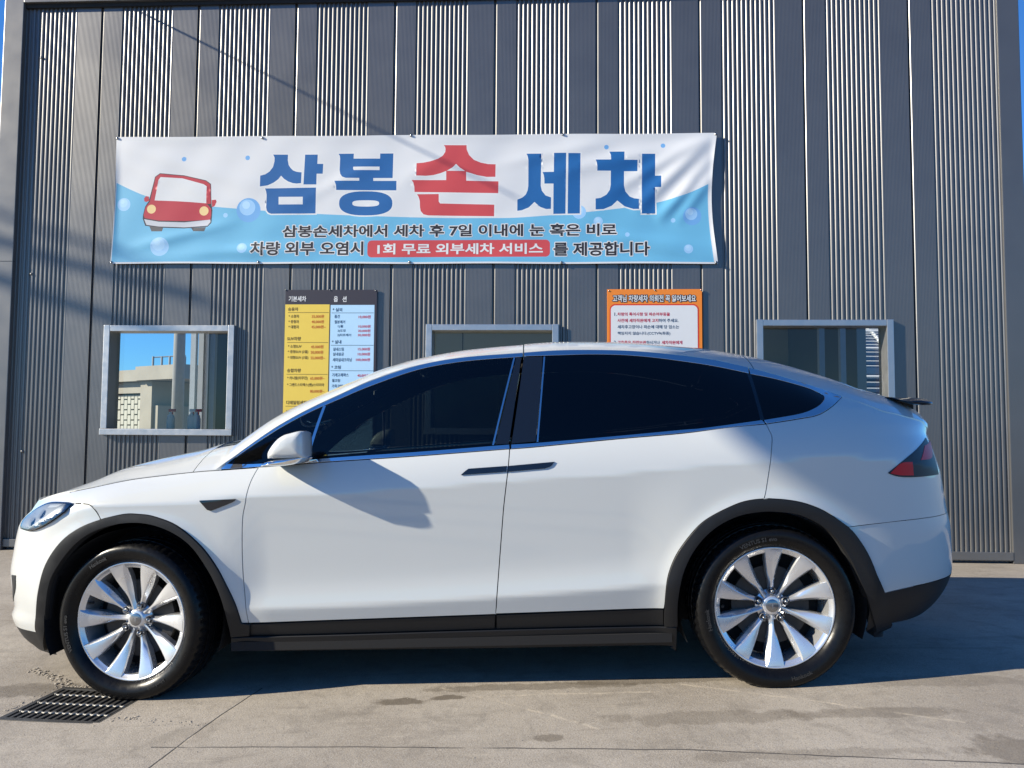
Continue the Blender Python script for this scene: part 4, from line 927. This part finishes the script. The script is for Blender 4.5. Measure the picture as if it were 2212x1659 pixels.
def topsurf(name, xa, xb, fa, fb, m, off=0.0, nxx=40, nss=14, mirror=False, parent=None, thick=.02):
    """strip of the top surface between x stations, from width fraction fa to fb (negative = far side)"""
    X = np.linspace(xa, xb, nxx); S = np.linspace(fa, fb, nss); V = []; 
    zr = ZRf(X); wr = W(X, zr)
    for i in range(nxx):
        for s_ in S:
            w = s_ * wr[i]; V.append((X[i], -w, float(topz(X[i], w, wr[i], zr[i])) + off))
    F = [(i*nss+j, (i+1)*nss+j, (i+1)*nss+j+1, i*nss+j+1) for i in range(nxx - 1) for j in range(nss - 1)]
    if fb > fa: F = [f[::-1] for f in F]
    V = np.array(V); b = len(V)
    ring = [i*nss for i in range(nxx)] + [(nxx-1)*nss+j for j in range(1, nss)] + [i*nss+nss-1 for i in range(nxx-2, -1, -1)] + [j for j in range(nss-2, 0, -1)]
    V2 = np.concatenate([V, V[ring] - np.array([0, 0, thick])]); n = len(ring)
    F += [(ring[j], b + j, b + (j+1) % n, ring[(j+1) % n]) for j in range(n)]
    o = mk(name, V2, F, m, parent or car, smooth=True)
    bm = bmesh.new(); bm.from_mesh(o.data); bmesh.ops.recalc_face_normals(bm, faces=bm.faces[:])
    for e in bm.edges:
        if len(e.link_faces) != 2 or e.calc_face_angle(0) > .7: e.smooth = False
    bm.to_mesh(o.data); bm.free()
    return o
xh0 = XTIP; xcowl = unp(437, 980, .70)[0]; xwt = unp(860, 788, .5)[0]; xsp = unp(1131, 743, .45)[0]; xrr = unp(1608, 768, .5)[0]; xte = unp(2018, 919, .6)[0]
for sd in (1, -1):
    topsurf('roof_rail', XA - .12, xsp - .003, 1.0 * sd, .72 * sd, Wm, nxx=60, nss=8)
    topsurf('roof_rail', xsp + .003, xrr - .003, 1.0 * sd, .45 * sd, Wm, nxx=50, nss=10)
topsurf('windscreen', xcowl + .05, xwt, .72, -.72, M['roofglass'], -.004, 40, 24)
topsurf('roof_glass', xwt + .01, xsp - .01, .72, -.72, M['roofglass'], -.004, 24, 24)
topsurf('roof_spine', xsp + .003, xrr - .003, .16, -.16, Wm, 0, 24, 8)
for sd in (1, -1): topsurf('roof_glass', xsp + .01, xrr - .01, .445 * sd, .165 * sd, M['roofglass'], -.004, 24, 8)
topsurf('tailgate', xrr + .003, xte - .01, 1, -1, Wm, 0, 60, 40)
topsurf('bonnet', xh0, XA - .125, 1, -1, Wm, 0, 70, 40)

# ---- bumpers: rows wrapped round the nose and the tail
def wrap(name, front, zlo, zhi, xbf, m, off=0.0, nr=26, nphi=44, both=True):
    V = []; rows = np.linspace(0, 1, nr)
    L0, p_, sg, xo = (LF, PF, -1, 0.0) if front else (LR, PR, 1, 2.9)
    for r in rows:
        line = []
        z = zlo + r * (zhi - zlo) if not callable(zhi) else None
        for k in range(nphi + 1):
            zz = z if z is not None else zlo + r * .4
            for _ in range(6):
                L_ = float(L0(zz)); xb = float(xbf(zz)); ub = min(1, max(0, (xb - xo) * sg / L_)); phb = math.acos(min(1, ub ** (p_ / 2))) if ub < 1 else 0.0
                ph = phb * (1 - k / nphi); u = math.cos(ph) ** (2 / p_); x = xo + sg * L_ * u
                if callable(zhi): zz = zlo + r * (float(zhi(x)) - zlo)
            wq = float(W(min(max(x, xo - L_ * .999 if front else -9), xo + L_ * .999 if not front else 9), zz)) if k < nphi else 0.0
            line.append((x, -(wq + (off if k < nphi else 0)), zz))
        full = line + [(x, -y, z_) for x, y, z_ in line[-2::-1]]; V.append(full)
    n = len(V[0]); vs = [p for l in V for p in l]; fs = []
    for j in range(nr - 1):
        for i in range(n - 1):
            f = (j*n+i, j*n+i+1, (j+1)*n+i+1, (j+1)*n+i); fs.append(f[::-1] if front else f)
    o = mk(name, vs, fs, m, car, smooth=True)
    bm = bmesh.new(); bm.from_mesh(o.data); bmesh.ops.remove_doubles(bm, verts=bm.verts[:], dist=1e-5); bmesh.ops.recalc_face_normals(bm, faces=bm.faces[:]); bm.to_mesh(o.data); bm.free()
    return o
bpts = [P1(*q) for q in [(80, 1400), (78, 1359), (80, 1319), (85, 1273), (100, 1219), (130, 1173), (167, 1143), (208, 1124), (204, 1103), (194, 1091.5), (163, 1087), (150, 1066)]]
bz = sorted([(z, x) for x, z in bpts]); XBF = lambda z, a=np.array([q[0] for q in bz]), b=np.array([q[1] for q in bz]): np.interp(z, a, b)
zlipF = P1(40, 1356)[1]; zlipF0 = unp(60, 1405, .75)[1]
wrap('front_bumper', True, zlipF, ZB, lambda z: XBF(z) + .022, Wm, -.003)
wrap('front_valance', True, zlipF0, zlipF - .003, lambda z: unp(104, 1400, .9)[0], M['plastic'], -.006, 8)
rp = [P1(*q) for q in [(1911, 1281), (1900, 1258), (1880, 1210), (1858, 1171), (1833, 1141)]]; rz = sorted([(z, x) for x, z in rp])
XBR = lambda z, a=np.array([q[0] for q in rz]), b=np.array([q[1] for q in rz]): np.interp(z, a, b)
zseam = pchip(*zip(*sorted([P1(1833, 1139), P1(1880, 1133), P1(1941, 1126), P1(2000, 1119)]))); 
zrb_l = pchip(*zip(*sorted([P1(1911, 1281), P1(1975, 1266), P1(2030, 1252)])))
def wrap2(name, zlo_f, zhi_f, xbf, m, off=0.0, nr=20, nphi=44):
    """tail strip between two curves z(x)"""
    V = []
    for r in np.linspace(0, 1, nr):
        line = []
        zz = .6
        for k in range(nphi + 1):
            for _ in range(10):
                L_ = float(LR(zz)); ub = min(1, max(0, (float(xbf(zz)) - 2.9) / L_)); phb = math.acos(min(1, ub ** (PR / 2))) if ub < 1 else 0.0
                u = math.cos(phb * (1 - k / nphi)) ** (2 / PR); x = 2.9 + L_ * u; zz = .5 * zz + .5 * (float(zlo_f(x)) * (1 - r) + float(zhi_f(x)) * r)
            wq = float(W(min(x, 2.9 + .999 * L_), zz)) if k < nphi else 0
            line.append((x, -(wq + (off if k < nphi else 0)), zz))
        V.append(line + [(x, -y, z_) for x, y, z_ in line[-2::-1]])
    n = len(V[0]); vs = [p for l in V for p in l]; fs = [(j*n+i, j*n+i+1, (j+1)*n+i+1, (j+1)*n+i) for j in range(nr - 1) for i in range(n - 1)]
    o = mk(name, vs, fs, m, car, smooth=True)
    bm = bmesh.new(); bm.from_mesh(o.data); bmesh.ops.remove_doubles(bm, verts=bm.verts[:], dist=1e-5); bmesh.ops.recalc_face_normals(bm, faces=bm.faces[:]); bm.to_mesh(o.data); bm.free()
    return o
wrap2('rear_bumper', lambda x: zrb_l(x) + .001, lambda x: zseam(x) - .001, lambda z: XBR(z) - .02, Wm, -.003)
zval = pchip(*zip(*sorted([unp(1888, 1382, .97), unp(1918, 1362, .96), unp(1960, 1354, .9), unp(2008, 1338, .8), unp(2041, 1312, .7)])))
wrap2('rear_valance', zval, lambda x: zrb_l(x) - .002, lambda z: unp(1890, 1330, .97)[0], M['plastic'], -.002, 14)
xq = P1(1925, 1000)[0]
wrap2('tail_panel', lambda x: zseam(x) + .002, lambda x: ZB(x) - .002, lambda z: xq, Wm, -.0012, 30)
# lamps
hl = loop([(46, 1143), (73, 1147), (110, 1129), (140, 1107)], [(140, 1107), (160, 1087)], [(160, 1087), (143, 1084), (105, 1085), (72, 1103), (52, 1122), (46, 1143)])
panel('headlight', hl, M['gloss'], .0015, gap=.0005, depth=.02, step=.02)
panel('headlight_bowl', offset_poly(hl, -.008), M['lampbowl'], .003, gap=0, depth=.003, step=.02)
panel('headlight_reflector', loop([(60, 1142), (76, 1143), (108, 1125), (136, 1104)], [(136, 1104), (150, 1091)], [(150, 1091), (128, 1096), (98, 1117), (60, 1142)]), M['lampin'], .0045, gap=0, depth=.003, step=.02)
panel('headlight_reflector', loop([(110, 1090), (138, 1088)], [(138, 1088), (122, 1094), (104, 1096)]), M['lampin'], .0045, gap=0, depth=.003, step=.02)
for q_ in ((92, 1110), (70, 1127)): panel('headlight_projector', se(*P1(*q_), .026, .021, 2.0, 20), M['chrome'], .0045, gap=0, depth=.003, step=.02)
panel('headlight_lens', offset_poly(hl, -.004), M['lampglass'], .009, gap=0, depth=.006, step=.02)
panel('bumper_vent', loop([(25, 1242), (33, 1243)], [(33, 1243), (32, 1275), (29, 1299)], [(29, 1299), (27, 1270), (25, 1242)]), M['plastic'], .0012, gap=0, depth=.004, step=.02)
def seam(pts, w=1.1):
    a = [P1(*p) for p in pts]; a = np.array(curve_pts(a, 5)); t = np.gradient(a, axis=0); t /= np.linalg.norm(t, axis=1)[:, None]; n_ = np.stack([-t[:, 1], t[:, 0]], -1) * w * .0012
    panel('seam_shade', np.concatenate([a + n_, (a - n_)[::-1]]), M['under'], .0006, gap=0, depth=.001, step=.02)  # thin dark strip laid on the paint for the shade inside a panel gap
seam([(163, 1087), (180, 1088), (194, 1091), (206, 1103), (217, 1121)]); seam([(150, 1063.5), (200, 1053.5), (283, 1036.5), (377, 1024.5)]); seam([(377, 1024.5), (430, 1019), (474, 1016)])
tl = loop([(1919, 1020), (1937, 1006), (1955, 991), (1988, 961), (2012, 945)], [(2012, 945), (2021, 985), (2027, 1025)], [(2027, 1025), (1975, 1031), (1941, 1030), (1919, 1023)])
panel('taillight', tl, M['smoke'], .004, gap=.001, depth=.02, step=.02)
panel('taillight_red_lens', loop([(1923, 1021), (1946, 1000), (1970, 997)], [(1970, 997), (1973, 1027)], [(1973, 1027), (1945, 1027), (1923, 1023)]), M['red'], .006, gap=.001, depth=.006, step=.02)
panel('taillight_red_lens', loop([(1996, 962), (2008, 951)], [(2008, 951), (2013, 985), (2006, 992)], [(2006, 992), (1988, 994)]), M['red'], .006, gap=.001, depth=.006, step=.02)
# side repeater, door handles
panel('side_repeater', loop([(432, 1081), (510, 1078)], [(510, 1078), (502, 1085), (462, 1101), (455, 1103), (448, 1101)], [(448, 1101), (432, 1083)]), M['gloss'], .006, gap=0, depth=.012, step=.02)
panel('door_handle', loop([(995, 1026), (1004, 1018), (1012, 1012)], [(1012, 1012), (1095, 1006)], [(1095, 1006), (1094, 1019)], [(1094, 1019), (995, 1026)]), M['gloss'], .006, gap=.0005, depth=.012, step=.02)
panel('door_handle', loop([(1098, 1006), (1198, 997)], [(1198, 997), (1190, 1007), (1177, 1012)], [(1177, 1012), (1097, 1019)]), M['gloss'], .006, gap=.0005, depth=.012, step=.02)

# ---- dark inner shell, wheel wells, floor
inner = loop([(110, 1100)] + hoodcut, [(377, 1026), (667, 1003), (1097, 973), (1475, 939), (1655, 919), (1800, 892), (1908, 893), (1960, 905)], [(1960, 905), (1960, 1020), (1960, 1180), (1900, 1262)], rev(archR_i)[1:], [(1463, 1396), (503, 1404)], rev(archF_i)[1:], [(110, 1240)])
panel('inner_body', inner, M['under'], -.022, gap=0, depth=.03, step=.06)
def well(hx):
    mb = MB(); prof = [(.425, -.93), (.425, -.55), (.02, -.55)]
    n = 40; v = []; f = []
    for k in range(n + 1):
        q = PI * (-.12 + 1.24 * k / n)
        for r, y in prof: v.append((hx + r * math.cos(q), y, HUBZ + r * math.sin(q)))
    for k in range(n):
        for j in range(2): f.append((k*3+j, k*3+j+1, (k+1)*3+j+1, (k+1)*3+j))
    mk('wheel_well', v, f, M['under'], car); mk('wheel_well', [(x, -y, z) for x, y, z in v], f, M['under'], car)
well(0); well(WB_)
MB().box((-.55, -.54, .20), (3.6, .54, .26)).build('floor_pan', M['under'], car)
MB().box((.46, -.93, .20), (2.50, .93, .24)).build('floor_pan', M['under'], car)
MB().box((-.6, -.6, .26), (-.5, .6, .85)).build('front_bulkhead', M['under'], car)
MB().box((.30, -.86, .24), (.36, .86, .93)).build('dash_bulkhead', M['under'], car)
# ---- cabin
MB().box((.55, -.80, .70), (1.0, .80, .98), .06).build('dashboard', M['seat'], car, auto=40)
def seat(x, y, n='seat'):
    b = MB().box((x, y - .25, .42), (x + .52, y + .25, .60), .05)
    o = b.build(n, M['seat'], car, auto=40)
    bb = MB().box((-.07, -.24, 0), (.07, .24, .66), .05); k = bb.build('backrest', M['seat'], o, auto=40); k.location = (x + .53, y, .54); k.rotation_euler = (0, .26, 0)
    hh = MB().box((-.05, -.13, 0), (.05, .13, .2), .04); k = hh.build('headrest', M['seat'], o, auto=40); k.location = (x + .70, y, 1.23); k.rotation_euler = (0, .2, 0)
for y in (-.40, .40): seat(1.16, y); seat(2.15, y)
b = MB(); b.tube([(0, .18 * math.cos(q), .18 * math.sin(q)) for q in np.linspace(0, 2 * PI, 25)], .015, 8, False); k = b.build('steering_wheel', M['seat'], car, True); k.location = (1.08, -.40, .92); k.rotation_euler = (0, -.4, 0)

# ---- door mirrors
mo = [unp(*q, 1.08) for q in [(583, 990), (584, 976), (600, 953), (617, 940), (633, 935), (650, 931), (657, 932), (660, 936), (662, 955), (662, 975), (662, 987), (656, 990), (625, 992)]]
mo = np.array(curve_pts(mo + [mo[0]], 4)[:-1]); mc = mo.mean(0)
def blob(name, out, prof, m, parent):
    V = []; n = len(out); c = out.mean(0)
    for (y, k) in prof:
        for q in c + (out - c) * k: V.append((q[0], y, q[1]))
    F = [(j*n+i, j*n+(i+1) % n, (j+1)*n+(i+1) % n, (j+1)*n+i) for j in range(len(prof) - 1) for i in range(n)]
    F.append(tuple(range(n))); F.append(tuple(range((len(prof)-1)*n, len(prof)*n)))
    o1 = mk(name, V, F, m, parent, smooth=True)
    bm = bmesh.new(); bm.from_mesh(o1.data); bmesh.ops.recalc_face_normals(bm, faces=bm.faces[:]); bm.to_mesh(o1.data); bm.free()
    o2 = mk(name, [(x, -y, z) for x, y, z in V], [f[::-1] for f in F], m, parent, smooth=True)
    bm = bmesh.new(); bm.from_mesh(o2.data); bmesh.ops.recalc_face_normals(bm, faces=bm.faces[:]); bm.to_mesh(o2.data); bm.free()
    return o1
blob('door_mirror', mo, [(-.965, .80), (-.98, .93), (-1.02, 1.0), (-1.09, 1.0), (-1.118, .97), (-1.134, .87), (-1.142, .6), (-1.144, .15)], Wm, car)
fo = np.array([unp(*q, 1.07) for q in [(566, 1007), (575, 999), (600, 992), (625, 989), (661, 986), (660, 992), (643, 1002), (610, 1006)]]); fo = np.array(curve_pts(list(fo) + [fo[0]], 3)[:-1])
blob('mirror_foot', fo, [(-.92, .9), (-.96, .97), (-1.03, 1.0), (-1.10, .97), (-1.135, .8), (-1.15, .3)], M['chrome'], car)
# ---- raised rear wing
wl = [unp(*q, .55) for q in [(1922, 859), (1945, 860.5), (1975, 860.5), (1998, 863), (2010, 867), (2006, 872), (1985, 873), (1950, 870)]]
wl = np.array(curve_pts(wl + [wl[0]], 3)[:-1]); prof = []
V = []; ys = [-.62, -.60, -.55, -.45, -.3, 0, .3, .45, .55, .60, .62]; n = len(wl)
for y in ys:
    a = abs(y); k = 1.0 if a < .58 else (.8 if a < .61 else .35); dz = .02 * (1 - (a / .6) ** 2) - (.01 if a > .58 else 0); c = wl.mean(0)
    for q in c + (wl - c) * k: V.append((q[0], y, q[1] + dz))
F = [(j*n+i, j*n+(i+1) % n, (j+1)*n+(i+1) % n, (j+1)*n+i) for j in range(len(ys) - 1) for i in range(n)] + [tuple(range(n)), tuple(range((len(ys)-1)*n, len(ys)*n))]
sp_o = mk('rear_wing', V, F, M['gloss'], car, smooth=True)
bm = bmesh.new(); bm.from_mesh(sp_o.data); bmesh.ops.recalc_face_normals(bm, faces=bm.faces[:]); bm.to_mesh(sp_o.data); bm.free()
sx0 = unp(1965, 880, .5)[0]; sz0 = unp(1965, 866, .5)[1]
for y in (-.46, .46): MB().box((sx0 - .03, y - .012, sz0 - .12), (sx0 + .035, y + .012, sz0 + .002), .004).build('wing_support', M['plastic'], sp_o)

# ---- wheels
def tyre_mesh():
    n = 180; prof = [(.268, .010), (.276, -.004), (.288, -.016), (.306, -.026), (.324, -.029), (.338, -.024), (.347, -.012), (.3515, .004), (.3565, .018), (.3575, .034), (.3505, .035), (.3505, .046), (.358, .047), (.3585, .085), (.351, .086), (.351, .098), (.3585, .099), (.3585, .137), (.351, .138), (.351, .150), (.358, .151), (.357, .19), (.35, .215), (.33, .245), (.30, .245), (.268, .21)]
    prof = [(r if r < .3 else .3 + (r - .3) * 1.19, d) for r, d in prof]
    V = []; m = len(prof); F = []
    for k in range(n):
        q = 2 * PI * k / n
        for j, (r, d) in enumerate(prof):
            if 7 <= j <= 9 or 20 <= j <= 21: r = r - (.0055 if (k % 3 == 0) else 0)
            z = r * math.sin(q); z = max(z, -HUBZ + .0005)
            V.append((r * math.cos(q), d, z))
    for k in range(n):
        k2 = (k + 1) % n
        for j in range(m - 1): F.append((k*m+j, k2*m+j, k2*m+j+1, k*m+j+1))
    return V, F
def spoke_mesh(a0):
    rs = [.045, .07, .09, .11, .135, .165, .20, .232, .250, .262]
    lf = [-.016, -.0125, -.0125, -.0145, -.0195, -.0255, -.0325, -.0385, -.0425, -.047]; rt_ = [.016, .0125, .0125, .0155, .0215, .0285, .0355, .0405, .0425, .046]
    rg = [0, .001, 0, -.002, -.005, -.0095, -.016, -.024, -.031, -.038]; D = [.044, .043, .040, .0355, .0295, .022, .0130, .0045, .0005, -.0012]
    V = []
    for i, r in enumerate(rs):
        t = (r - .09) / .17; t = max(0, min(1, t)); bl = .012 + .012 * math.sin(PI * min(1, t * 1.05))
        pts = [(lf[i], D[i] + bl + .03), (lf[i], D[i] + bl), (rg[i] - .0025, D[i] + .0015), (rg[i], D[i]), (rg[i] + .003, D[i] - .0003), (.55 * rt_[i] + .45 * rg[i], D[i] + .0005), (rt_[i] - .004, D[i] + .003 + .004 * (1 - t)), (rt_[i], D[i] + .010 + .006 * (1 - t)), (rt_[i], D[i] + .045)]
        for (tt, d) in pts:
            q = a0 + tt / r * (1 if True else 0); ca, sa = math.cos(a0), math.sin(a0)
            V.append((r * ca - tt * sa, d, r * sa + tt * ca))
    m = 9; F = [(i*m+j, (i+1)*m+j, (i+1)*m+j+1, i*m+j+1) for i in range(len(rs) - 1) for j in range(m - 1)]
    return V, F
TV, TF_ = tyre_mesh(); tyre_me = None
def make_wheel(x, side, base, steer=0.0, TXT=()):
    mb = MB(); mb.lathe([(.2735, .004), (.2725, -.0005), (.270, -.002), (.2645, -.001), (.261, .0035), (.2465, .011), (.243, .035), (.239, .09), (.237, .17), (.250, .20)], 96)
    rim = mb.build('wheel', M['alloy'], car, auto=50)
    mk_t = mk('tyre', TV, TF_, M['rubber'], rim, smooth=True)
    bm = bmesh.new(); bm.from_mesh(mk_t.data); bmesh.ops.recalc_face_normals(bm, faces=bm.faces[:])
    for e in bm.edges:
        if e.calc_face_angle(0) > .6: e.smooth = False
    bm.to_mesh(mk_t.data); bm.free()
    for k in range(10):
        V, F = spoke_mesh(math.radians(base + 36 * k)); s = mk('spoke', V, F, M['alloy'], rim, smooth=True)
        bm = bmesh.new(); bm.from_mesh(s.data); bmesh.ops.recalc_face_normals(bm, faces=bm.faces[:])
        if sum(f.normal.y for f in bm.faces) > 0: bmesh.ops.reverse_faces(bm, faces=bm.faces[:])
        for e in bm.edges:
            if e.calc_face_angle(0) > .42: e.smooth = False
        bm.to_mesh(s.data); bm.free()
    b = MB(); b.lathe([(.0, .037), (.036, .037), (.041, .039), (.045, .046), (.056, .056), (.070, .064), (.075, .09)], 40); b.build('hub', M['alloy'], rim, auto=40)
    b = MB(); b.lathe([(0, .0325), (.026, .033), (.029, .0345), (.0295, .040)], 36); cap = b.build('hub_cap', M['nut'], rim, auto=40)
    b = MB()
    b.add([(-.016, .0323, .013), (.016, .0323, .013), (.013, .0323, .008), (.004, .0323, .0085), (0, .0323, -.018), (-.004, .0323, .0085), (-.013, .0323, .008)], [(0, 1, 2, 3, 4, 5, 6)]); b.build('emblem', M['alloyd'], cap)
    for k in range(5):
        q = math.radians(base + 72 * k); c = Vector((.066 * math.cos(q), 0, .066 * math.sin(q)))
        b = MB(); b.lathe([(0, .024), (.006, .025), (.010, .030), (.0115, .036), (.0115, .055)], 6 * 3); b.build('lug_nut', M['nut'], rim, auto=35, loc=c)
        b = MB(); b.lathe([(.0115, .052), (.0165, .040), (.0175, .0385), (.019, .041), (.019, .06)], 20); b.build('lug_recess', M['alloyd'], rim, auto=35, loc=c)
    q = math.radians(base + 162); b = MB(); b.tube([(.225 * math.cos(q), .03, .225 * math.sin(q)), (.235 * math.cos(q), .004, .235 * math.sin(q))], .006, 8); b.build('valve_stem', M['plastic'], rim)
    b = MB(); b.lathe([(.06, .07), (.178, .07), (.18, .075), (.18, .095), (.06, .095)], 48); b.build('brake_disc', M['disc'], rim, auto=40)
    b = MB(); b.lathe([(.0, .125), (.237, .125)], 32); b.build('back_plate', M['under'], rim)
    for (txt, ang, inv) in (TXT if side > 0 else ()):
        cu = bpy.data.curves.new('t', 'FONT'); cu.body = txt; cu.size = .026; cu.offset = .0005; cu.align_x = 'CENTER'; cu.resolution_u = 2
        t = bpy.data.objects.new('t', cu); COL.objects.link(t); bpy.context.view_layer.update(); me = bpy.data.meshes.new_from_object(t); bpy.data.objects.remove(t)
        V = []
        for v in me.vertices:
            r = .313 + (v.co.y - .009) * (1 if not inv else -1); q = math.radians(ang) - (v.co.x / .313) * (1 if not inv else -1); V.append((r * math.cos(q), -.0302, r * math.sin(q)))
        mk('sidewall_lettering', V, [tuple(p.vertices) for p in me.polygons], M['rubber2'], mk_t); bpy.data.meshes.remove(me)
    rim.location = (x, -.955 * side, HUBZ); 
    if side < 0: rim.rotation_euler = (0, 0, PI)
    else: rim.rotation_euler = (0, 0, steer)
    return rim
make_wheel(0, 1, -2, math.radians(-7), (('Hankook', 118, False), ('Hankook', -62, False), ('VENTUS S1 evo', 190, False))); make_wheel(WB_, 1, 16, 0.0, (('VENTUS S1 evo', 103, False), ('Hankook', 188, False), ('Hankook', -72, True))); make_wheel(0, -1, 10); make_wheel(WB_, -1, 30)

# ------------------------------------------------------------------ drain grate, chips
gzc = float(gz(DCX, DCY)); sl = .0337 * .5
gr = empty('drain_grate', Matrix.Translation((DCX, DCY, gzc)) @ Matrix.Rotation(-math.atan(sl), 4, 'Y') @ Matrix.Rotation(DROT, 4, 'Z')); tag(gr, 'steel drain grate set in the concrete under the front wheel', 'grate')
hx, hy = (GX1 - GX0) / 2, (GY1 - GY0) / 2
for a, b_ in (((-hx - .012, -hy - .012, -.05), (hx + .012, -hy + .014, .003)), ((-hx - .012, hy - .014, -.05), (hx + .012, hy + .012, .003)), ((-hx - .012, -hy + .0145, -.05), (-hx + .014, hy - .0145, .003)), ((hx - .014, -hy + .0145, -.05), (hx + .012, hy - .0145, .003))):
    MB().box(a, b_, .002).build('frame_bar', M['grate'], gr)
nb_ = 13
for k in range(nb_):
    x = -hx + .03 + (2 * hx - .06) * k / (nb_ - 1); MB().box((x - .0075, -hy + .016, -.045), (x + .0075, hy - .016, 0), .001).build('bearing_bar', M['grate'], gr)
for k in range(3):
    y = -hy + .085 + (2 * hy - .17) * k / 2
    pts = []
    for i in range(8 * nb_):
        t = i / (8 * nb_ - 1); pts.append((-hx + .018 + (2 * hx - .036) * t, y + .004 * math.sin(t * nb_ * 2 * PI), -.003 + .005 * abs(math.cos(t * nb_ * PI))))
    MB().tube(pts, .0055, 6).build('cross_rod', M['gratel'], gr, True)
mb = MB(); d = .35
mb.add([(-hx, -hy, 0), (hx, -hy, 0), (hx, hy, 0), (-hx, hy, 0), (-hx, -hy, -d), (hx, -hy, -d), (hx, hy, -d), (-hx, hy, -d)], [(0, 1, 5, 4), (1, 2, 6, 5), (2, 3, 7, 6), (3, 0, 4, 7), (4, 5, 6, 7)])
mb.build('pit', M['dark'], gr)
def chip(c, r):
    ico = bmesh.new(); bmesh.ops.create_icosphere(ico, subdivisions=1, radius=1)
    s = Vector((r * random.uniform(.7, 1.5), r * random.uniform(.6, 1.2), r * random.uniform(.2, .5))); q = random.uniform(0, 6.28)
    v = []
    for k in ico.verts:
        p = k.co * random.uniform(.75, 1.2); v.append((c[0] + s.x * p.x * math.cos(q) - s.y * p.y * math.sin(q), c[1] + s.x * p.x * math.sin(q) + s.y * p.y * math.cos(q), c[2] + s.z * p.z))
    f = [[k.index for k in p.verts] for p in ico.faces]; ico.free(); return v, f
mb = MB()
def scatter(a, b_, n, wid, r0, r1):
    ax_, ay_ = ground_hit(*a); bx_, by_ = ground_hit(*b_)
    for _ in range(n):
        t = random.random(); x = ax_ + (bx_ - ax_) * t + random.gauss(0, wid); y = ay_ + (by_ - ay_) * t + random.gauss(0, wid)
        if in_drain(x, y): continue
        r = random.uniform(r0, r1); mb.add(*chip((x, y, float(gz(x, y)) + r * .2), r))
scatter((72, 1447), (120, 1464), 80, .014, .002, .010); scatter((120, 1464), (152, 1484), 70, .015, .002, .011); scatter((150, 1482), (190, 1484), 30, .012, .003, .009)
scatter((243, 1552), (300, 1553), 34, .014, .002, .007); scatter((300, 1555), (440, 1567), 26, .012, .002, .006); scatter((5, 1540), (140, 1484), 40, .02, .002, .007)
for _ in range(260):
    x = random.uniform(-2.6, 2.6); y = random.uniform(2.3, 3.6)
    if in_drain(x, y, .02): continue
    r = random.uniform(.0012, .0035); mb.add(*chip((x, y, float(gz(x, y)) + r * .3), r))
tag(mb.build('concrete_chips', M['chip']), 'broken concrete crumbs around the drain grate', 'gravel', kind='stuff')

# ------------------------------------------------------------------ things outside the picture that shade it: overhead lines, their poles, an added slab that shades the car's rear
dS = Vector((2.1, 0.51, -1.0))
def wsun(px, py, h):     # point on the wall at a picture position, moved up the sun's path by h metres of height
    s, z = wallpt(px, py, 0); p = MW @ Vector((s, 0, z)); return p - dS * h
def line_through(p, q, ext): d = (q - p); return p - d * ext, q + d * ext
wires = []
for (a, b_, h, h2, r, e2, lab) in (((275, 12), (1060, 400), .30, 3.2, .0105, .1, 'thin black overhead cable running off the building corner'), ((60, 545), (420, 640), 6.0, 6.0, .05, .05, 'thick bundled overhead cable above the yard'), ((20, 615), (420, 745), 6.4, 6.4, .06, .05, 'thickest bundled overhead cable above the yard'), ((0, 470), (300, 560), 7.0, 7.0, .035, .05, 'upper bundled overhead cable above the yard')):
    p, q = wsun(*a, h), wsun(*b_, h2); e0, e1 = p - (q - p) * (.02 if h < 1 else .9), q + (q - p) * e2
    o = MB().tube([e0.lerp(e1, t) for t in np.linspace(0, 1, 9)], r, 8).build('overhead_cable', M['cable'], None, True); tag(o, lab, 'cable', 'overhead cables')
pole(-24, -9, 10.5, 'grey concrete utility pole left of the yard', .18, True)
pts3 = []
for (px, py, w) in ((1440, 745, .45), (1600, 930, .955), (1950, 1180, .90)):
    if w < .6: x, z = unp(px, py, w)
    else: x, z = P1(px, py); w = float(W(x, z))
    p = MC @ Vector((x, -w, z)); t = (p.x + 9) / 2.1; pts3.append((p.y - .51 * t, p.z + t))
(y0_, z0_), (y1_, z1_) = pts3[2], pts3[0]; k_ = (z1_ - z0_) / (y1_ - y0_)
can = empty('shade_blocker', Matrix.Translation((-9, (y0_ + y1_) / 2, 0))); tag(can, 'unseen sloped slab on posts added to shade the rear of the car', 'shade blocker')  # added out of view, shaped to cast the diagonal shadow on the car's rear
yc_ = (y0_ + y1_) / 2; za = lambda y: z0_ + k_ * (y - y0_)
ya_, yb2 = y0_ - 1.6, y1_ + .9
V = [(0, ya_ - yc_, za(ya_)), (0, yb2 - yc_, za(yb2)), (4.2, yb2 - yc_, za(yb2)), (4.2, ya_ - yc_, za(ya_))]; V += [(x, y, z + .12) for x, y, z in V]
mk('blocker_slab', V, [(0, 1, 2, 3), (7, 6, 5, 4), (0, 4, 5, 1), (1, 5, 6, 2), (2, 6, 7, 3), (3, 7, 4, 0)], M['blocker'], can)
for (x, y) in ((.1, ya_ + .1), (2.0, ya_ + .1), (4.0, ya_ + .1)): MB().box((x - .06, y - yc_ - .06, -.2), (x + .06, y - yc_ + .06, za(y))).build('post', M['blocker'], can)  # posts holding up the added slab
